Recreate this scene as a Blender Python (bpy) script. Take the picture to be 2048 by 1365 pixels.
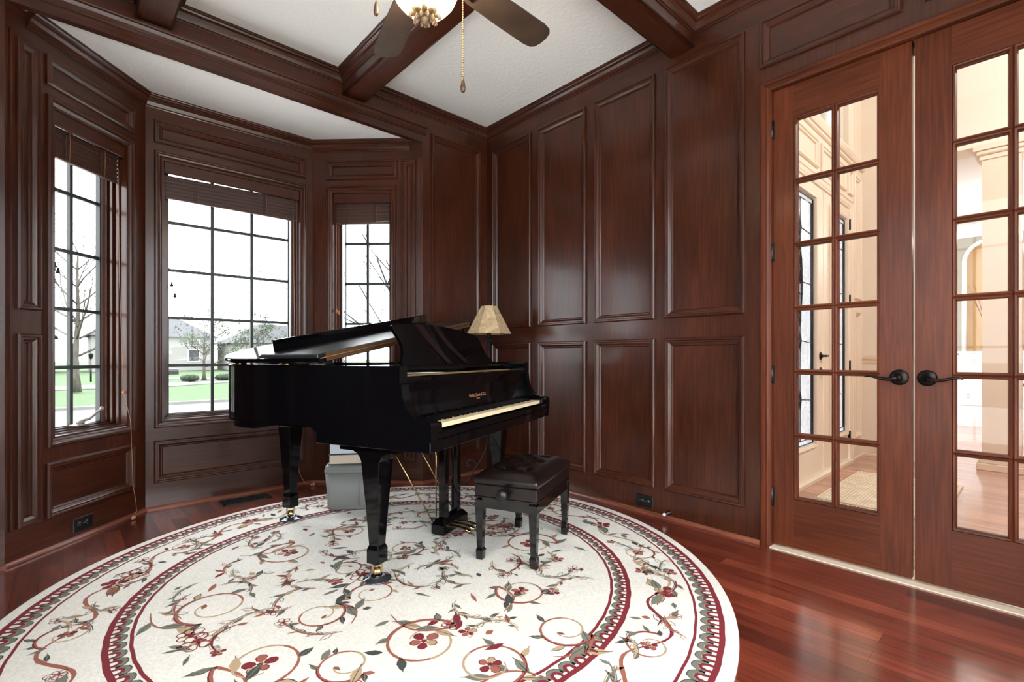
import bpy, math, random
from mathutils import Vector, Matrix
random.seed(7)
sc = bpy.context.scene
for o in list(bpy.data.objects): bpy.data.objects.remove(o)
COL = sc.collection
R = math.radians
# ---------------------------------------------------------------- camera
AZ = 42.49
cam_d = bpy.data.cameras.new('camera'); cam = bpy.data.objects.new('camera', cam_d); COL.objects.link(cam)
cam.location = (0, 0, 1.027); cam.rotation_euler = (R(90), 0, R(-AZ))
cam_d.sensor_fit = 'HORIZONTAL'; cam_d.sensor_width = 36; cam_d.lens = 36*979.2/2048; cam_d.shift_y = 30.5/2048
cam_d.clip_start = 0.02; cam_d.clip_end = 400
sc.camera = cam
# ---------------------------------------------------------------- light
SKY = 5.5
w = bpy.data.worlds.new('world'); sc.world = w; w.use_nodes = True
nt = w.node_tree; bg = nt.nodes['Background']; bg.inputs[1].default_value = SKY
tc = nt.nodes.new('ShaderNodeTexCoord'); sx = nt.nodes.new('ShaderNodeSeparateXYZ'); cr = nt.nodes.new('ShaderNodeValToRGB')
nt.links.new(tc.outputs['Generated'], sx.inputs[0]); nt.links.new(sx.outputs['Z'], cr.inputs[0]); nt.links.new(cr.outputs[0], bg.inputs[0])
cr.color_ramp.elements[0].color = (.86, .88, .93, 1); cr.color_ramp.elements[1].color = (.95, .97, 1, 1); cr.color_ramp.elements[1].position = .6
sc.view_settings.view_transform = 'Standard'; sc.view_settings.look = 'None'
sc.view_settings.gamma = 1; sc.view_settings.use_curve_mapping = False
sc.view_settings.exposure = 0.75
sc.cycles.max_bounces = 10; sc.cycles.diffuse_bounces = 6; sc.cycles.glossy_bounces = 5
sc.cycles.transmission_bounces = 8; sc.cycles.transparent_max_bounces = 16
sc.cycles.sample_clamp_indirect = 6; sc.cycles.caustics_reflective = False; sc.cycles.caustics_refractive = False

def lamp(name, loc, power, color, radius=.1, kind='POINT', size=1, rot=(0, 0, 0), parent=None):
    d = bpy.data.lights.new(name, kind); d.energy = power; d.color = color
    if kind == 'AREA': d.shape = 'DISK'; d.size = size
    else: d.shadow_soft_size = radius
    o = bpy.data.objects.new(name, d); COL.objects.link(o); o.location = loc; o.rotation_euler = rot
    if parent: o.parent = parent
    return o

# ---------------------------------------------------------------- materials
def lin(c): return tuple(((x/255)/12.92 if x/255 <= .04045 else (((x/255)+.055)/1.055)**2.4) for x in c)+(1,)
def mat(name, rgb, rough=.5, metal=0, coat=0, spec=.5, emit=None, estr=0, bump=0, bscale=200, sheen=0):
    m = bpy.data.materials.new(name); m.use_nodes = True; n = m.node_tree; b = n.nodes['Principled BSDF']
    b.inputs['Base Color'].default_value = lin(rgb); b.inputs['Roughness'].default_value = rough; b.inputs['Metallic'].default_value = metal
    b.inputs['Coat Weight'].default_value = coat; b.inputs['Coat Roughness'].default_value = .08; b.inputs['Specular IOR Level'].default_value = spec
    if sheen: b.inputs['Sheen Weight'].default_value = sheen
    if emit: b.inputs['Emission Color'].default_value = lin(emit); b.inputs['Emission Strength'].default_value = estr
    if bump:
        t = n.nodes.new('ShaderNodeTexNoise'); t.inputs['Scale'].default_value = bscale; t.inputs['Detail'].default_value = 4
        c = n.nodes.new('ShaderNodeTexCoord'); n.links.new(c.outputs['Object'], t.inputs[0])
        bp = n.nodes.new('ShaderNodeBump'); bp.inputs['Strength'].default_value = bump; bp.inputs['Distance'].default_value = .01
        n.links.new(t.outputs[0], bp.inputs['Height']); n.links.new(bp.outputs[0], b.inputs['Normal'])
    return m
def noisemat(name, stops, scale=(1, 1, 1), nscale=1, detail=6, rough=.4, coat=0, spec=.5, bump=0, coatr=.12, dist=0, metal=0, rvar=0):
    """base colour from stretched noise; stops = [(pos, rgb)]"""
    m = mat(name, (100, 100, 100), rough, metal, coat, spec); n = m.node_tree; b = n.nodes['Principled BSDF']
    b.inputs['Coat Roughness'].default_value = coatr
    c = n.nodes.new('ShaderNodeTexCoord'); mp = n.nodes.new('ShaderNodeMapping'); mp.inputs['Scale'].default_value = scale
    t = n.nodes.new('ShaderNodeTexNoise'); t.inputs['Scale'].default_value = nscale; t.inputs['Detail'].default_value = detail; t.inputs['Distortion'].default_value = dist
    r = n.nodes.new('ShaderNodeValToRGB'); e = r.color_ramp.elements
    while len(e) < len(stops): e.new(.5)
    for i, (p, rgb) in enumerate(stops): e[i].position = p; e[i].color = lin(rgb)
    n.links.new(c.outputs['Object'], mp.inputs[0]); n.links.new(mp.outputs[0], t.inputs[0]); n.links.new(t.outputs[0], r.inputs[0]); n.links.new(r.outputs[0], b.inputs['Base Color'])
    if bump:
        bp = n.nodes.new('ShaderNodeBump'); bp.inputs['Strength'].default_value = bump; bp.inputs['Distance'].default_value = .004
        n.links.new(t.outputs[0], bp.inputs['Height']); n.links.new(bp.outputs[0], b.inputs['Normal'])
    return m
def wood(name, scale, dark=(50, 22, 11), mid=(63, 28, 14), light=(77, 37, 20), rough=.34, coat=.4, spec=.3):
    """stained cherry: fine grain plus broad blotches, satin varnish"""
    m = noisemat(name, [(.3, dark), (.5, mid), (.72, light)], scale, 5, 8, rough, coat, spec, .05, .16, .4)
    n = m.node_tree; b = n.nodes['Principled BSDF']; old = b.inputs['Base Color'].links[0].from_socket
    c = n.nodes.new('ShaderNodeTexCoord'); t = n.nodes.new('ShaderNodeTexNoise'); t.inputs['Scale'].default_value = 2.6; t.inputs['Detail'].default_value = 3
    mp = n.nodes.new('ShaderNodeMapping'); mp.inputs['Scale'].default_value = [1.8 if s > 5 else .55 for s in scale]
    rr = n.nodes.new('ShaderNodeValToRGB'); rr.color_ramp.elements[0].position = .35; rr.color_ramp.elements[0].color = (.76, .74, .72, 1); rr.color_ramp.elements[1].position = .66; rr.color_ramp.elements[1].color = (1.18, 1.15, 1.12, 1)
    mx = n.nodes.new('ShaderNodeMix'); mx.data_type = 'RGBA'; mx.blend_type = 'MULTIPLY'; mx.inputs[0].default_value = 1
    n.links.new(c.outputs['Object'], mp.inputs[0]); n.links.new(mp.outputs[0], t.inputs[0]); n.links.new(t.outputs[0], rr.inputs[0])
    n.links.new(old, mx.inputs[6]); n.links.new(rr.outputs[0], mx.inputs[7]); n.links.new(mx.outputs[2], b.inputs['Base Color'])
    return m
WV = wood('cherry_vertical', (19, 19, .8))
WH = wood('cherry_horizontal', (.8, .8, 20))
WX = wood('cherry_along_x', (.8, 20, 20))
WY = wood('cherry_along_y', (20, .8, 20))
WDOOR = wood('cherry_door', (19, 19, .8), (74, 33, 17), (86, 40, 21), (98, 49, 27), .42, .08, .2)
WDOORH = wood('cherry_door_rail', (.8, .8, 20), (72, 32, 16), (84, 39, 20), (96, 47, 26), .42, .08, .2)
def floor_mat(name, cols, rough, ax='y', pw=.083):
    m = mat(name, (90, 40, 25), rough, 0, 1); n = m.node_tree; b = n.nodes['Principled BSDF']; b.inputs['Coat Roughness'].default_value = .16; b.inputs['Coat IOR'].default_value = 1.8
    c = n.nodes.new('ShaderNodeTexCoord'); mp = n.nodes.new('ShaderNodeMapping')
    if ax == 'y': mp.inputs['Rotation'].default_value = (0, 0, R(90))
    br = n.nodes.new('ShaderNodeTexBrick'); br.inputs['Scale'].default_value = 1; br.inputs['Brick Width'].default_value = 1.1; br.inputs['Row Height'].default_value = pw
    br.inputs['Mortar Size'].default_value = .0012; br.inputs['Mortar Smooth'].default_value = .2; br.inputs['Bias'].default_value = 0; br.offset = .37
    br.inputs['Color1'].default_value = (0, 0, 0, 1); br.inputs['Color2'].default_value = (1, 1, 1, 1); br.inputs['Mortar'].default_value = (.5, .5, .5, 1)
    n.links.new(c.outputs['Object'], mp.inputs[0]); n.links.new(mp.outputs[0], br.inputs[0])
    r = n.nodes.new('ShaderNodeValToRGB'); e = r.color_ramp.elements
    while len(e) < len(cols): e.new(.5)
    for i, q in enumerate(cols): e[i].position = i/(len(cols)-1); e[i].color = lin(q)
    n.links.new(br.outputs[0], r.inputs[0])
    mp2 = n.nodes.new('ShaderNodeMapping'); mp2.inputs['Scale'].default_value = (14, 1.0, 1) if ax == 'y' else (1.0, 14, 1)
    t = n.nodes.new('ShaderNodeTexNoise'); t.inputs['Scale'].default_value = 3; t.inputs['Detail'].default_value = 6
    n.links.new(c.outputs['Object'], mp2.inputs[0]); n.links.new(mp2.outputs[0], t.inputs[0])
    rr = n.nodes.new('ShaderNodeValToRGB'); rr.color_ramp.elements[0].position = .3; rr.color_ramp.elements[0].color = (.55, .5, .5, 1); rr.color_ramp.elements[1].position = .7; rr.color_ramp.elements[1].color = (1.25, 1.2, 1.2, 1)
    mx = n.nodes.new('ShaderNodeMix'); mx.data_type = 'RGBA'; mx.blend_type = 'MULTIPLY'; mx.inputs[0].default_value = 1
    n.links.new(t.outputs[0], rr.inputs[0]); n.links.new(r.outputs[0], mx.inputs[6]); n.links.new(rr.outputs[0], mx.inputs[7])
    mx2 = n.nodes.new('ShaderNodeMix'); mx2.data_type = 'RGBA'; mx2.inputs[7].default_value = lin((40, 14, 8))
    n.links.new(br.outputs['Fac'], mx2.inputs[0]); n.links.new(mx.outputs[2], mx2.inputs[6]); n.links.new(mx2.outputs[2], b.inputs['Base Color'])
    return m
FLOOR = floor_mat('brazilian_cherry_floor', [(74, 27, 17), (104, 42, 27), (122, 54, 36), (88, 34, 22), (146, 72, 50)], .28)
FOYFL = floor_mat('foyer_floor', [(150, 92, 62), (178, 116, 84), (196, 136, 100)], .3)
CEIL = mat('textured_ceiling_paint', (240, 239, 236), .9, bump=.35, bscale=38)
CREAM = mat('cream_trim_paint', (232, 220, 203), .5)
CREAMW = mat('cream_wall_paint', (232, 223, 210), .7)
SAGE = mat('sage_wall_paint', (150, 148, 134), .7)
WHITE = mat('white_paint', (236, 236, 236), .5)
NICHE = mat('gold_niche_paint', (196, 166, 118), .6)
BLACK = mat('piano_black_lacquer', (6, 6, 8), .07, 0, 0, .34)
BLKSAT = mat('black_satin_wood', (14, 12, 12), .34)
IVORY = mat('ivory_key', (236, 218, 180), .28)
EBONY = mat('ebony_key', (14, 12, 11), .22)
GOLDP = mat('gold_iron_plate', (178, 150, 96), .38, .5)
BRASS = mat('polished_brass', (196, 164, 116), .2, 1)
CHROME = mat('steel', (200, 200, 200), .18, 1)
HINGEM = mat('aged_piano_hinge', (104, 76, 52), .45, .4)
LEATH = noisemat('dark_brown_leather', [(.35, (15, 9, 8)), (.7, (24, 15, 12))], (1, 1, 1), 30, 5, .28, 0, .5, .12)
FELT = mat('red_felt', (70, 20, 20), .9)
GILT = mat('gilt_lettering', (168, 112, 92), .4, .3)
DARKMET = mat('oil_rubbed_bronze', (30, 24, 22), .35, .7)
IRON = mat('black_wrought_iron', (34, 35, 38), .45, .4)
BLKPLAS = mat('black_plastic', (14, 14, 15), .35)
SLOT = mat('outlet_slot', (120, 118, 115), .4)
RUBW = mat('white_rubber', (230, 228, 222), .6)
BLADE = noisemat('fan_blade_walnut', [(.3, (48, 36, 28)), (.7, (70, 54, 42))], (3, 3, 3), 3, 5, .5)
SHADE = noisemat('parchment_shade', [(.3, (170, 140, 104)), (.55, (196, 168, 132)), (.75, (214, 194, 160))], (1, 1, 1), 14, 7, .7, dist=1.6)
BAMBOO = mat('dark_bamboo', (70, 40, 32), .5)
CORD = mat('tan_cord', (176, 124, 92), .7)
SASHD = mat('dark_green_sash', (44, 50, 48), .5)
COOLG = mat('cooler_grey_plastic', (120, 121, 118), .5, bump=.15, bscale=400)
PAGES = mat('paper_pages', (214, 198, 178), .8)
COVER = mat('dark_book_cover', (26, 30, 36), .4)
BOXW = mat('pale_card_box', (214, 222, 232), .35)
GRASS = noisemat('mown_grass', [(.3, (40, 62, 24)), (.7, (54, 78, 34))], (1, 1, 1), 3, 6, .95)
CONC = mat('pale_concrete', (104, 103, 100), .9)
BOUNCE = mat('white_bounce_ground', (244, 243, 240), .9)  # added white ground that reflects daylight up to the ceilings
ASPH = mat('street_asphalt', (82, 83, 84), .9)
BARK = noisemat('bark', [(.3, (52, 48, 42)), (.7, (84, 79, 70))], (1, 1, .3), 8, 5, .9)
BARKD = mat('dark_twig', (22, 20, 18), .9)
LEAF = mat('spring_leaf', (46, 58, 32), .8)
LEAF2 = mat('dark_shrub_leaf', (26, 36, 20), .85)
ROOF = noisemat('grey_shingles', [(.3, (48, 48, 51)), (.7, (62, 62, 65))], (1, 1, 1), 6, 4, .9)
SIDING = mat('white_house_wall', (128, 126, 122), .9)
WIND = mat('house_window_dark', (30, 34, 38), .2)
RUSTIC = noisemat('woven_runner', [(.3, (186, 166, 136)), (.6, (226, 216, 196))], (30, 3, 1), 3, 3, .95)
LEADM = mat('lead_came', (40, 40, 44), .5, .4)
def glass_mat(name, tint=(1, 1, 1), gloss=1.0, rough=0.0, frost=0):
    m = bpy.data.materials.new(name); m.use_nodes = True; n = m.node_tree; n.nodes.clear()
    out = n.nodes.new('ShaderNodeOutputMaterial'); t = n.nodes.new('ShaderNodeBsdfTransparent'); g = n.nodes.new('ShaderNodeBsdfGlossy'); mx = n.nodes.new('ShaderNodeMixShader')
    lw = n.nodes.new('ShaderNodeLayerWeight'); lw.inputs[0].default_value = .5; pw = n.nodes.new('ShaderNodeMath'); pw.operation = 'POWER'; pw.inputs[1].default_value = 4
    f = n.nodes.new('ShaderNodeMapRange'); f.inputs[3].default_value = .014; f.inputs[4].default_value = .6; n.links.new(lw.outputs['Facing'], pw.inputs[0]); n.links.new(pw.outputs[0], f.inputs[0]); t.inputs[0].default_value = (*tint, 1); g.inputs['Roughness'].default_value = rough
    src = t.outputs[0]
    if frost:
        d = n.nodes.new('ShaderNodeBsdfTranslucent'); d.inputs[0].default_value = (.66, .67, .69, 1); m2 = n.nodes.new('ShaderNodeMixShader')
        tx = n.nodes.new('ShaderNodeTexNoise'); tx.inputs['Scale'].default_value = 9; tx.inputs['Distortion'].default_value = 3; mr = n.nodes.new('ShaderNodeMapRange')
        mr.inputs[3].default_value = frost-.25; mr.inputs[4].default_value = frost+.2
        co = n.nodes.new('ShaderNodeTexCoord'); n.links.new(co.outputs['Object'], tx.inputs[0]); n.links.new(tx.outputs[0], mr.inputs[0]); n.links.new(mr.outputs[0], m2.inputs[0])
        n.links.new(t.outputs[0], m2.inputs[1]); n.links.new(d.outputs[0], m2.inputs[2]); src = m2.outputs[0]
    n.links.new(f.outputs[0], mx.inputs[0]); n.links.new(src, mx.inputs[1]); n.links.new(g.outputs[0], mx.inputs[2]); n.links.new(mx.outputs[0], out.inputs[0])
    return m
GLASS = glass_mat('window_pane_glass', (.97, .985, .98))
DGLASS = glass_mat('door_pane_glass', (.98, .98, .98))
LGLASS = glass_mat('leaded_textured_glass', (.30, .30, .305), frost=.55)

# ---------------------------------------------------------------- mesh helpers
class MB:
    def __init__(s): s.v = []; s.f = []; s.m = []; s.sm = []
    def add(s, vs, fs, mi=0, M=None, smooth=False):
        b = len(s.v)
        s.v += [tuple(M @ Vector(v)) if M is not None else tuple(v) for v in vs]
        for f in fs: s.f.append([b+i for i in f]); s.m.append(mi); s.sm.append(smooth)
        return s
    def box(s, x0, x1, y0, y1, z0, z1, mi=0, M=None, bev=0):
        if bev:
            b = bev
            V = []
            def P(x, y, z): V.append((x, y, z)); return len(V)-1
            xs = (x0, x1); ys = (y0, y1); zs = (z0, z1); idx = {}
            for i in (0, 1):
                for j in (0, 1):
                    for k in (0, 1):
                        dx, dy, dz = (b if i == 0 else -b), (b if j == 0 else -b), (b if k == 0 else -b)
                        idx[i, j, k, 0] = P(xs[i], ys[j]+dy, zs[k]+dz); idx[i, j, k, 1] = P(xs[i]+dx, ys[j], zs[k]+dz); idx[i, j, k, 2] = P(xs[i]+dx, ys[j]+dy, zs[k])
            F = []
            for a in range(3):
                o = [q for q in range(3) if q != a]
                for e in (0, 1):
                    q = []
                    for (p, r) in ((0, 0), (1, 0), (1, 1), (0, 1)):
                        kk = [0, 0, 0]; kk[a] = e; kk[o[0]] = p; kk[o[1]] = r; q.append(idx[(*kk, a)])
                    F.append(q)
                for p in (0, 1):
                    for r in (0, 1):
                        k0 = [0]*3; k0[a] = 0; k0[o[0]] = p; k0[o[1]] = r; k1 = list(k0); k1[a] = 1
                        F.append([idx[(*k0, o[0])], idx[(*k1, o[0])], idx[(*k1, o[1])], idx[(*k0, o[1])]])
            for c in [(i, j, k) for i in (0, 1) for j in (0, 1) for k in (0, 1)]: F.append([idx[(*c, 0)], idx[(*c, 1)], idx[(*c, 2)]])
            return s.add(V, F, mi, M)
        V = [(x, y, z) for z in (z0, z1) for y in (y0, y1) for x in (x0, x1)]
        return s.add(V, [(0, 2, 3, 1), (4, 5, 7, 6), (0, 1, 5, 4), (2, 6, 7, 3), (0, 4, 6, 2), (1, 3, 7, 5)], mi, M)
    def prism(s, poly, z0, z1, mi=0, M=None, axis='z', smooth=False):
        """extrude 2D poly; axis z: (x,y)->z ; axis x: poly is (y,z) extruded in x ; axis y: poly is (x,z)"""
        n = len(poly)
        if axis == 'z': V = [(a, b, z0) for a, b in poly]+[(a, b, z1) for a, b in poly]
        elif axis == 'x': V = [(z0, a, b) for a, b in poly]+[(z1, a, b) for a, b in poly]
        else: V = [(a, z0, b) for a, b in poly]+[(a, z1, b) for a, b in poly]
        s.add(V, [list(range(n))[::-1], list(range(n, 2*n))], mi, M)
        return s.add(V, [(i, (i+1) % n, n+(i+1) % n, n+i) for i in range(n)], mi, M, smooth)
    def lathe(s, prof, c=(0, 0, 0), seg=24, mi=0, M=None, smooth=True):
        V = []; F = []
        for r, z in prof:
            for i in range(seg):
                a = 2*math.pi*i/seg; V.append((c[0]+r*math.cos(a), c[1]+r*math.sin(a), c[2]+z))
        for j in range(len(prof)-1):
            for i in range(seg): F.append((j*seg+i, j*seg+(i+1) % seg, (j+1)*seg+(i+1) % seg, (j+1)*seg+i))
        F.append(list(range(seg))[::-1]); F.append([(len(prof)-1)*seg+i for i in range(seg)])
        return s.add(V, F, mi, M, smooth)
    def tube(s, pts, r, seg=8, mi=0, M=None):
        pts = [Vector(p) for p in pts]; n = len(pts); rs = r if isinstance(r, (list, tuple)) else [r]*n
        V = []; F = []; up = None
        for i, p in enumerate(pts):
            t = (pts[min(i+1, n-1)]-pts[max(i-1, 0)]).normalized()
            if up is None: up = Vector((0, 0, 1)) if abs(t.z) < .9 else Vector((1, 0, 0))
            a = t.cross(up)
            if a.length < 1e-5: a = t.cross(Vector((1, 0.3, 0)))
            a.normalize(); b = a.cross(t); up = b
            for k in range(seg):
                q = 2*math.pi*k/seg; V.append(p+(a*math.cos(q)+b*math.sin(q))*rs[i])
        for i in range(n-1):
            for k in range(seg): F.append((i*seg+k, i*seg+(k+1) % seg, (i+1)*seg+(k+1) % seg, (i+1)*seg+k))
        F.append(list(range(seg))[::-1]); F.append([(n-1)*seg+k for k in range(seg)])
        return s.add(V, F, mi, M, True)
    def loft(s, rings, mi=0, M=None, smooth=False, caps=True):
        n = len(rings[0]); V = [p for r in rings for p in r]; F = []
        for j in range(len(rings)-1):
            for i in range(n): F.append((j*n+i, j*n+(i+1) % n, (j+1)*n+(i+1) % n, (j+1)*n+i))
        if caps: F.append(list(range(n))[::-1]); F.append([(len(rings)-1)*n+i for i in range(n)])
        return s.add(V, F, mi, M, smooth)
    def build(s, name, mats, parent=None, loc=None, recalc=True, bevel=0):
        me = bpy.data.meshes.new(name); me.from_pydata([tuple(v) for v in s.v], [], s.f)
        if not isinstance(mats, (list, tuple)): mats = [mats]
        for m in mats: me.materials.append(m)
        me.polygons.foreach_set('material_index', s.m); me.polygons.foreach_set('use_smooth', s.sm)
        if recalc:
            import bmesh
            b = bmesh.new(); b.from_mesh(me); bmesh.ops.recalc_face_normals(b, faces=b.faces); b.to_mesh(me); b.free()
        me.update()
        o = bpy.data.objects.new(name, me); COL.objects.link(o)
        if parent is not None: o.parent = parent
        if loc: o.location = loc
        if bevel:
            q = o.modifiers.new('bevel', 'BEVEL'); q.width = bevel; q.segments = 2; q.limit_method = 'ANGLE'; q.angle_limit = R(40)
        return o
def thing(name, label, cat, loc=(0, 0, 0), rz=0, group=None):
    o = bpy.data.objects.new(name, None); COL.objects.link(o); o.location = loc; o.rotation_euler = (0, 0, rz); o.empty_display_size = .05
    o['label'] = label; o['category'] = cat
    if group: o['group'] = group
    return o
def tag(o, label, cat, group=None, kind=None):
    o['label'] = label; o['category'] = cat
    if group: o['group'] = group
    if kind: o['kind'] = kind
    return o
def struct(o): o['kind'] = 'structure'; return o
def copy_tree(o, parent=None):
    c = o.copy(); COL.objects.link(c); c.parent = parent
    for ch in list(o.children): copy_tree(ch, c)
    return c

# ---------------------------------------------------------------- panelled walls
MOULD = [(0, 0), (0, .013), (.006, .021), (.014, .021), (.018, .013), (.026, .013), (.030, .009), (.040, .002), (.043, .002), (.046, -.004), (.05, -.010)]
CASE = [(0, 0), (0, .014), (.006, .022), (.016, .022), (.020, .014), (.030, .012), (.036, .004), (.042, 0), (.05, -.004), (.0515, -.03)]
def wframe(p, d):
    """matrix: local x along wall, y = into room (left of... normal), z up"""
    dx, dy = d; return Matrix(((dx, -dy*SGN, 0, p[0]), (dy, dx*SGN, 0, p[1]), (0, 0, 1, 0), (0, 0, 0, 1)))
SGN = 1
def rect_frame(mb, s0, s1, z0, z1, prof, mi=0, mih=None, M=None, bottom=True):
    for i in range(len(prof)-1):
        (a, h), (b, g) = prof[i], prof[i+1]
        o = [(s0+a, h, z0+a), (s1-a, h, z0+a), (s1-a, h, z1-a), (s0+a, h, z1-a)]
        q = [(s0+b, g, z0+b), (s1-b, g, z0+b), (s1-b, g, z1-b), (s0+b, g, z1-b)]
        if not bottom:
            for L in (o, q): L[0] = (L[0][0], L[0][1], z0); L[1] = (L[1][0], L[1][1], z0)
        V = o+q
        if bottom: mb.add(V, [(0, 1, 5, 4)], mi if mih is None else mih, M)
        mb.add(V, [(2, 3, 7, 6)], mi if mih is None else mih, M)
        mb.add(V, [(1, 2, 6, 5), (3, 0, 4, 7)], mi, M)
def grid_wall(mb, L, z0, z1, holes, y=0, rails=(), M=None, s_start=0, mv=0, mh=1):
    ss = sorted({s_start, L, *[h[0] for h in holes], *[h[1] for h in holes]}); zs = sorted({z0, z1, *[h[2] for h in holes], *[h[3] for h in holes]})
    for i in range(len(ss)-1):
        for j in range(len(zs)-1):
            a, b, c, e = ss[i], ss[i+1], zs[j], zs[j+1]; ms, mz = (a+b)/2, (c+e)/2
            if ms < s_start or ms > L or mz < z0 or mz > z1: continue
            if any(h[0] < ms < h[1] and h[2] < mz < h[3] for h in holes): continue
            hor = not any(h[2] < mz < h[3] for h in holes)
            mb.add([(a, y, c), (b, y, c), (b, y, e), (a, y, e)], [(0, 1, 2, 3)], mh if hor else mv, M)
def panel_wall(name, p, d, L, z0, z1, panels, opens=(), thick=.16, sign=1, s_start=0, mats=None, prof=None):
    M = Matrix(((d[0], -d[1]*sign, 0, p[0]), (d[1], d[0]*sign, 0, p[1]), (0, 0, 1, 0), (0, 0, 0, 1)))
    mb = MB(); holes = [tuple(q) for q in panels]+[tuple(q) for q in opens]
    grid_wall(mb, L, z0, z1, holes, 0, M=M, s_start=s_start)
    for (a, b, c, e) in panels:
        rect_frame(mb, a, b, c, e, prof or MOULD, 0, 1, M)
        q = .05; mb.add([(a+q, -.010, c+q), (b-q, -.010, c+q), (b-q, -.010, e-q), (a+q, -.010, e-q)], [(0, 1, 2, 3)], 2 if (b-a) > (e-c)*1.5 else 0, M)
    grid_wall(mb, L, z0, z1, [tuple(q) for q in opens], -thick, M=M, s_start=s_start, mv=3, mh=3)
    for (a, b, c, e) in opens:   # reveals
        mb.add([(a, 0, c), (a, -thick, c), (a, -thick, e), (a, 0, e)], [(0, 1, 2, 3)], 0, M); mb.add([(b, 0, c), (b, -thick, c), (b, -thick, e), (b, 0, e)], [(0, 1, 2, 3)], 0, M)
        mb.add([(a, 0, e), (b, 0, e), (b, -thick, e), (a, -thick, e)], [(0, 1, 2, 3)], 1, M)
        if c > 0.01: mb.add([(a, 0, c), (b, 0, c), (b, -thick, c), (a, -thick, c)], [(0, 1, 2, 3)], 1, M)
    # end caps + top
    mb.add([(s_start, 0, z0), (s_start, -thick, z0), (s_start, -thick, z1), (s_start, 0, z1)], [(0, 1, 2, 3)], 0, M)
    mb.add([(L, 0, z0), (L, -thick, z0), (L, -thick, z1), (L, 0, z1)], [(0, 1, 2, 3)], 0, M)
    mb.add([(s_start, 0, z1), (L, 0, z1), (L, -thick, z1), (s_start, -thick, z1)], [(0, 1, 2, 3)], 1, M)
    o = mb.build(name, mats or [WV, WH, WH, CREAMW], recalc=False); return struct(o), M
def sweep(mb, path, prof, side=1, closed=False, mi=0):
    """sweep prof [(n,z)] along XY path with mitres; n measured to the left (side=1) of travel"""
    n = len(path); V = []; k = len(prof)
    for i, p in enumerate(path):
        def dr(a, b): q = Vector((b[0]-a[0], b[1]-a[1])); return q.normalized()
        if closed: d0 = dr(path[i-1], p); d1 = dr(p, path[(i+1) % n])
        else: d0 = dr(path[max(i-1, 0)], path[max(i, 1)]); d1 = dr(path[min(i, n-2)], path[min(i+1, n-1)])
        n0 = Vector((-d0.y, d0.x))*side; n1 = Vector((-d1.y, d1.x))*side; b = (n0+n1); b = b/b.dot(n0) if b.length > 1e-6 else n0
        for (q, z) in prof: V.append((p[0]+b.x*q, p[1]+b.y*q, z))
    F = []
    for i in range(n if closed else n-1):
        j = (i+1) % n
        for a in range(k-1): F.append((i*k+a, j*k+a, j*k+a+1, i*k+a+1))
    mb.add(V, F, mi)
    if not closed: mb.add(V[:k], [list(range(k))], mi); mb.add(V[-k:], [list(range(k))], mi)
    return mb
def crown_prof(zt, h, pr):
    P_ = [(0, 0), (.10, 0), (.12, .06), (.12, .12), (.22, .14), (.26, .22), (.34, .40), (.52, .58), (.58, .60), (.58, .66), (.72, .70), (.80, .80), (.92, .86), (.94, .92), (1, .92), (1, 1), (0, 1)]
    return [(a*pr, zt-h+b*h) for a, b in P_]

SL, CL, CR_, SR = (-.21, 3.40), (.40, 4.035), (1.495, 4.035), (2.135, 3.40)
XR, YB, XL, YF, ZC, ZBAY = 2.81, 3.40, -.95, -.46, 3.05, 2.765
def dirn(a, b): l = math.dist(a, b); return ((b[0]-a[0])/l, (b[1]-a[1])/l), l
# floor and ceilings
mb = MB(); mb.box(XL-.2, XR+.10, YF-.2, 4.4, -.06, 0); struct(mb.build('floor', FLOOR))
mb = MB(); mb.box(XL-.2, XR+.2, YF-.2, YB, ZC, ZC+.05); struct(mb.build('ceiling', CEIL))
mb = MB(); mb.prism([(-.24, YB+.02), (.34, 4.12), (1.55, 4.12), (2.17, YB+.02)], ZBAY, ZBAY+.05); struct(mb.build('ceiling', CEIL))
# header between room ceiling and lower bay ceiling
mb = MB(); mb.box(SL[0], SR[0], YB, YB+.035, 2.752, ZC, 0)
mb.prism([(YB-.0, 2.752), (YB-.008, 2.752), (YB-.008, 2.764), (YB, 2.768)], SL[0], SR[0]-.005, 0, axis='x')
hp = [(0, 2.812), (.004, 2.812), (.006, 2.822), (.010, 2.826), (.013, 2.842), (.022, 2.858), (.030, 2.862), (.034, 2.868), (.034, 2.880), (0, 2.880)]
sweep(mb, [(SR[0]+.03, YB), (SL[0]-.03, YB)], hp, 1)
struct(mb.build('trim_1', WH))
# right wall (runs along Y).  local s = distance from the back corner, travelling -Y ; normal into room = -X
DR0, DR1 = 1.003, -.198          # door opening in y
def yr(y): return YB-y
PAN = []
for (ya, yb) in ((3.318, 2.834), (2.749, 2.266), (2.190, 1.701), (1.631, 1.139)):
    PAN += [(yr(ya), yr(yb), .182, 1.140), (yr(ya), yr(yb), 1.266, 2.845)]
for (ya, yb) in ((1.056, .442), (.363, -.25)): PAN.append((yr(ya), yr(yb), 2.592, 2.848))
wall_r, MR = panel_wall('wall_right', (XR, YB), (0, -1), YB-YF, 0, ZC, PAN, [(yr(DR0), yr(DR1), 0, 2.46)], sign=-1)
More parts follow.
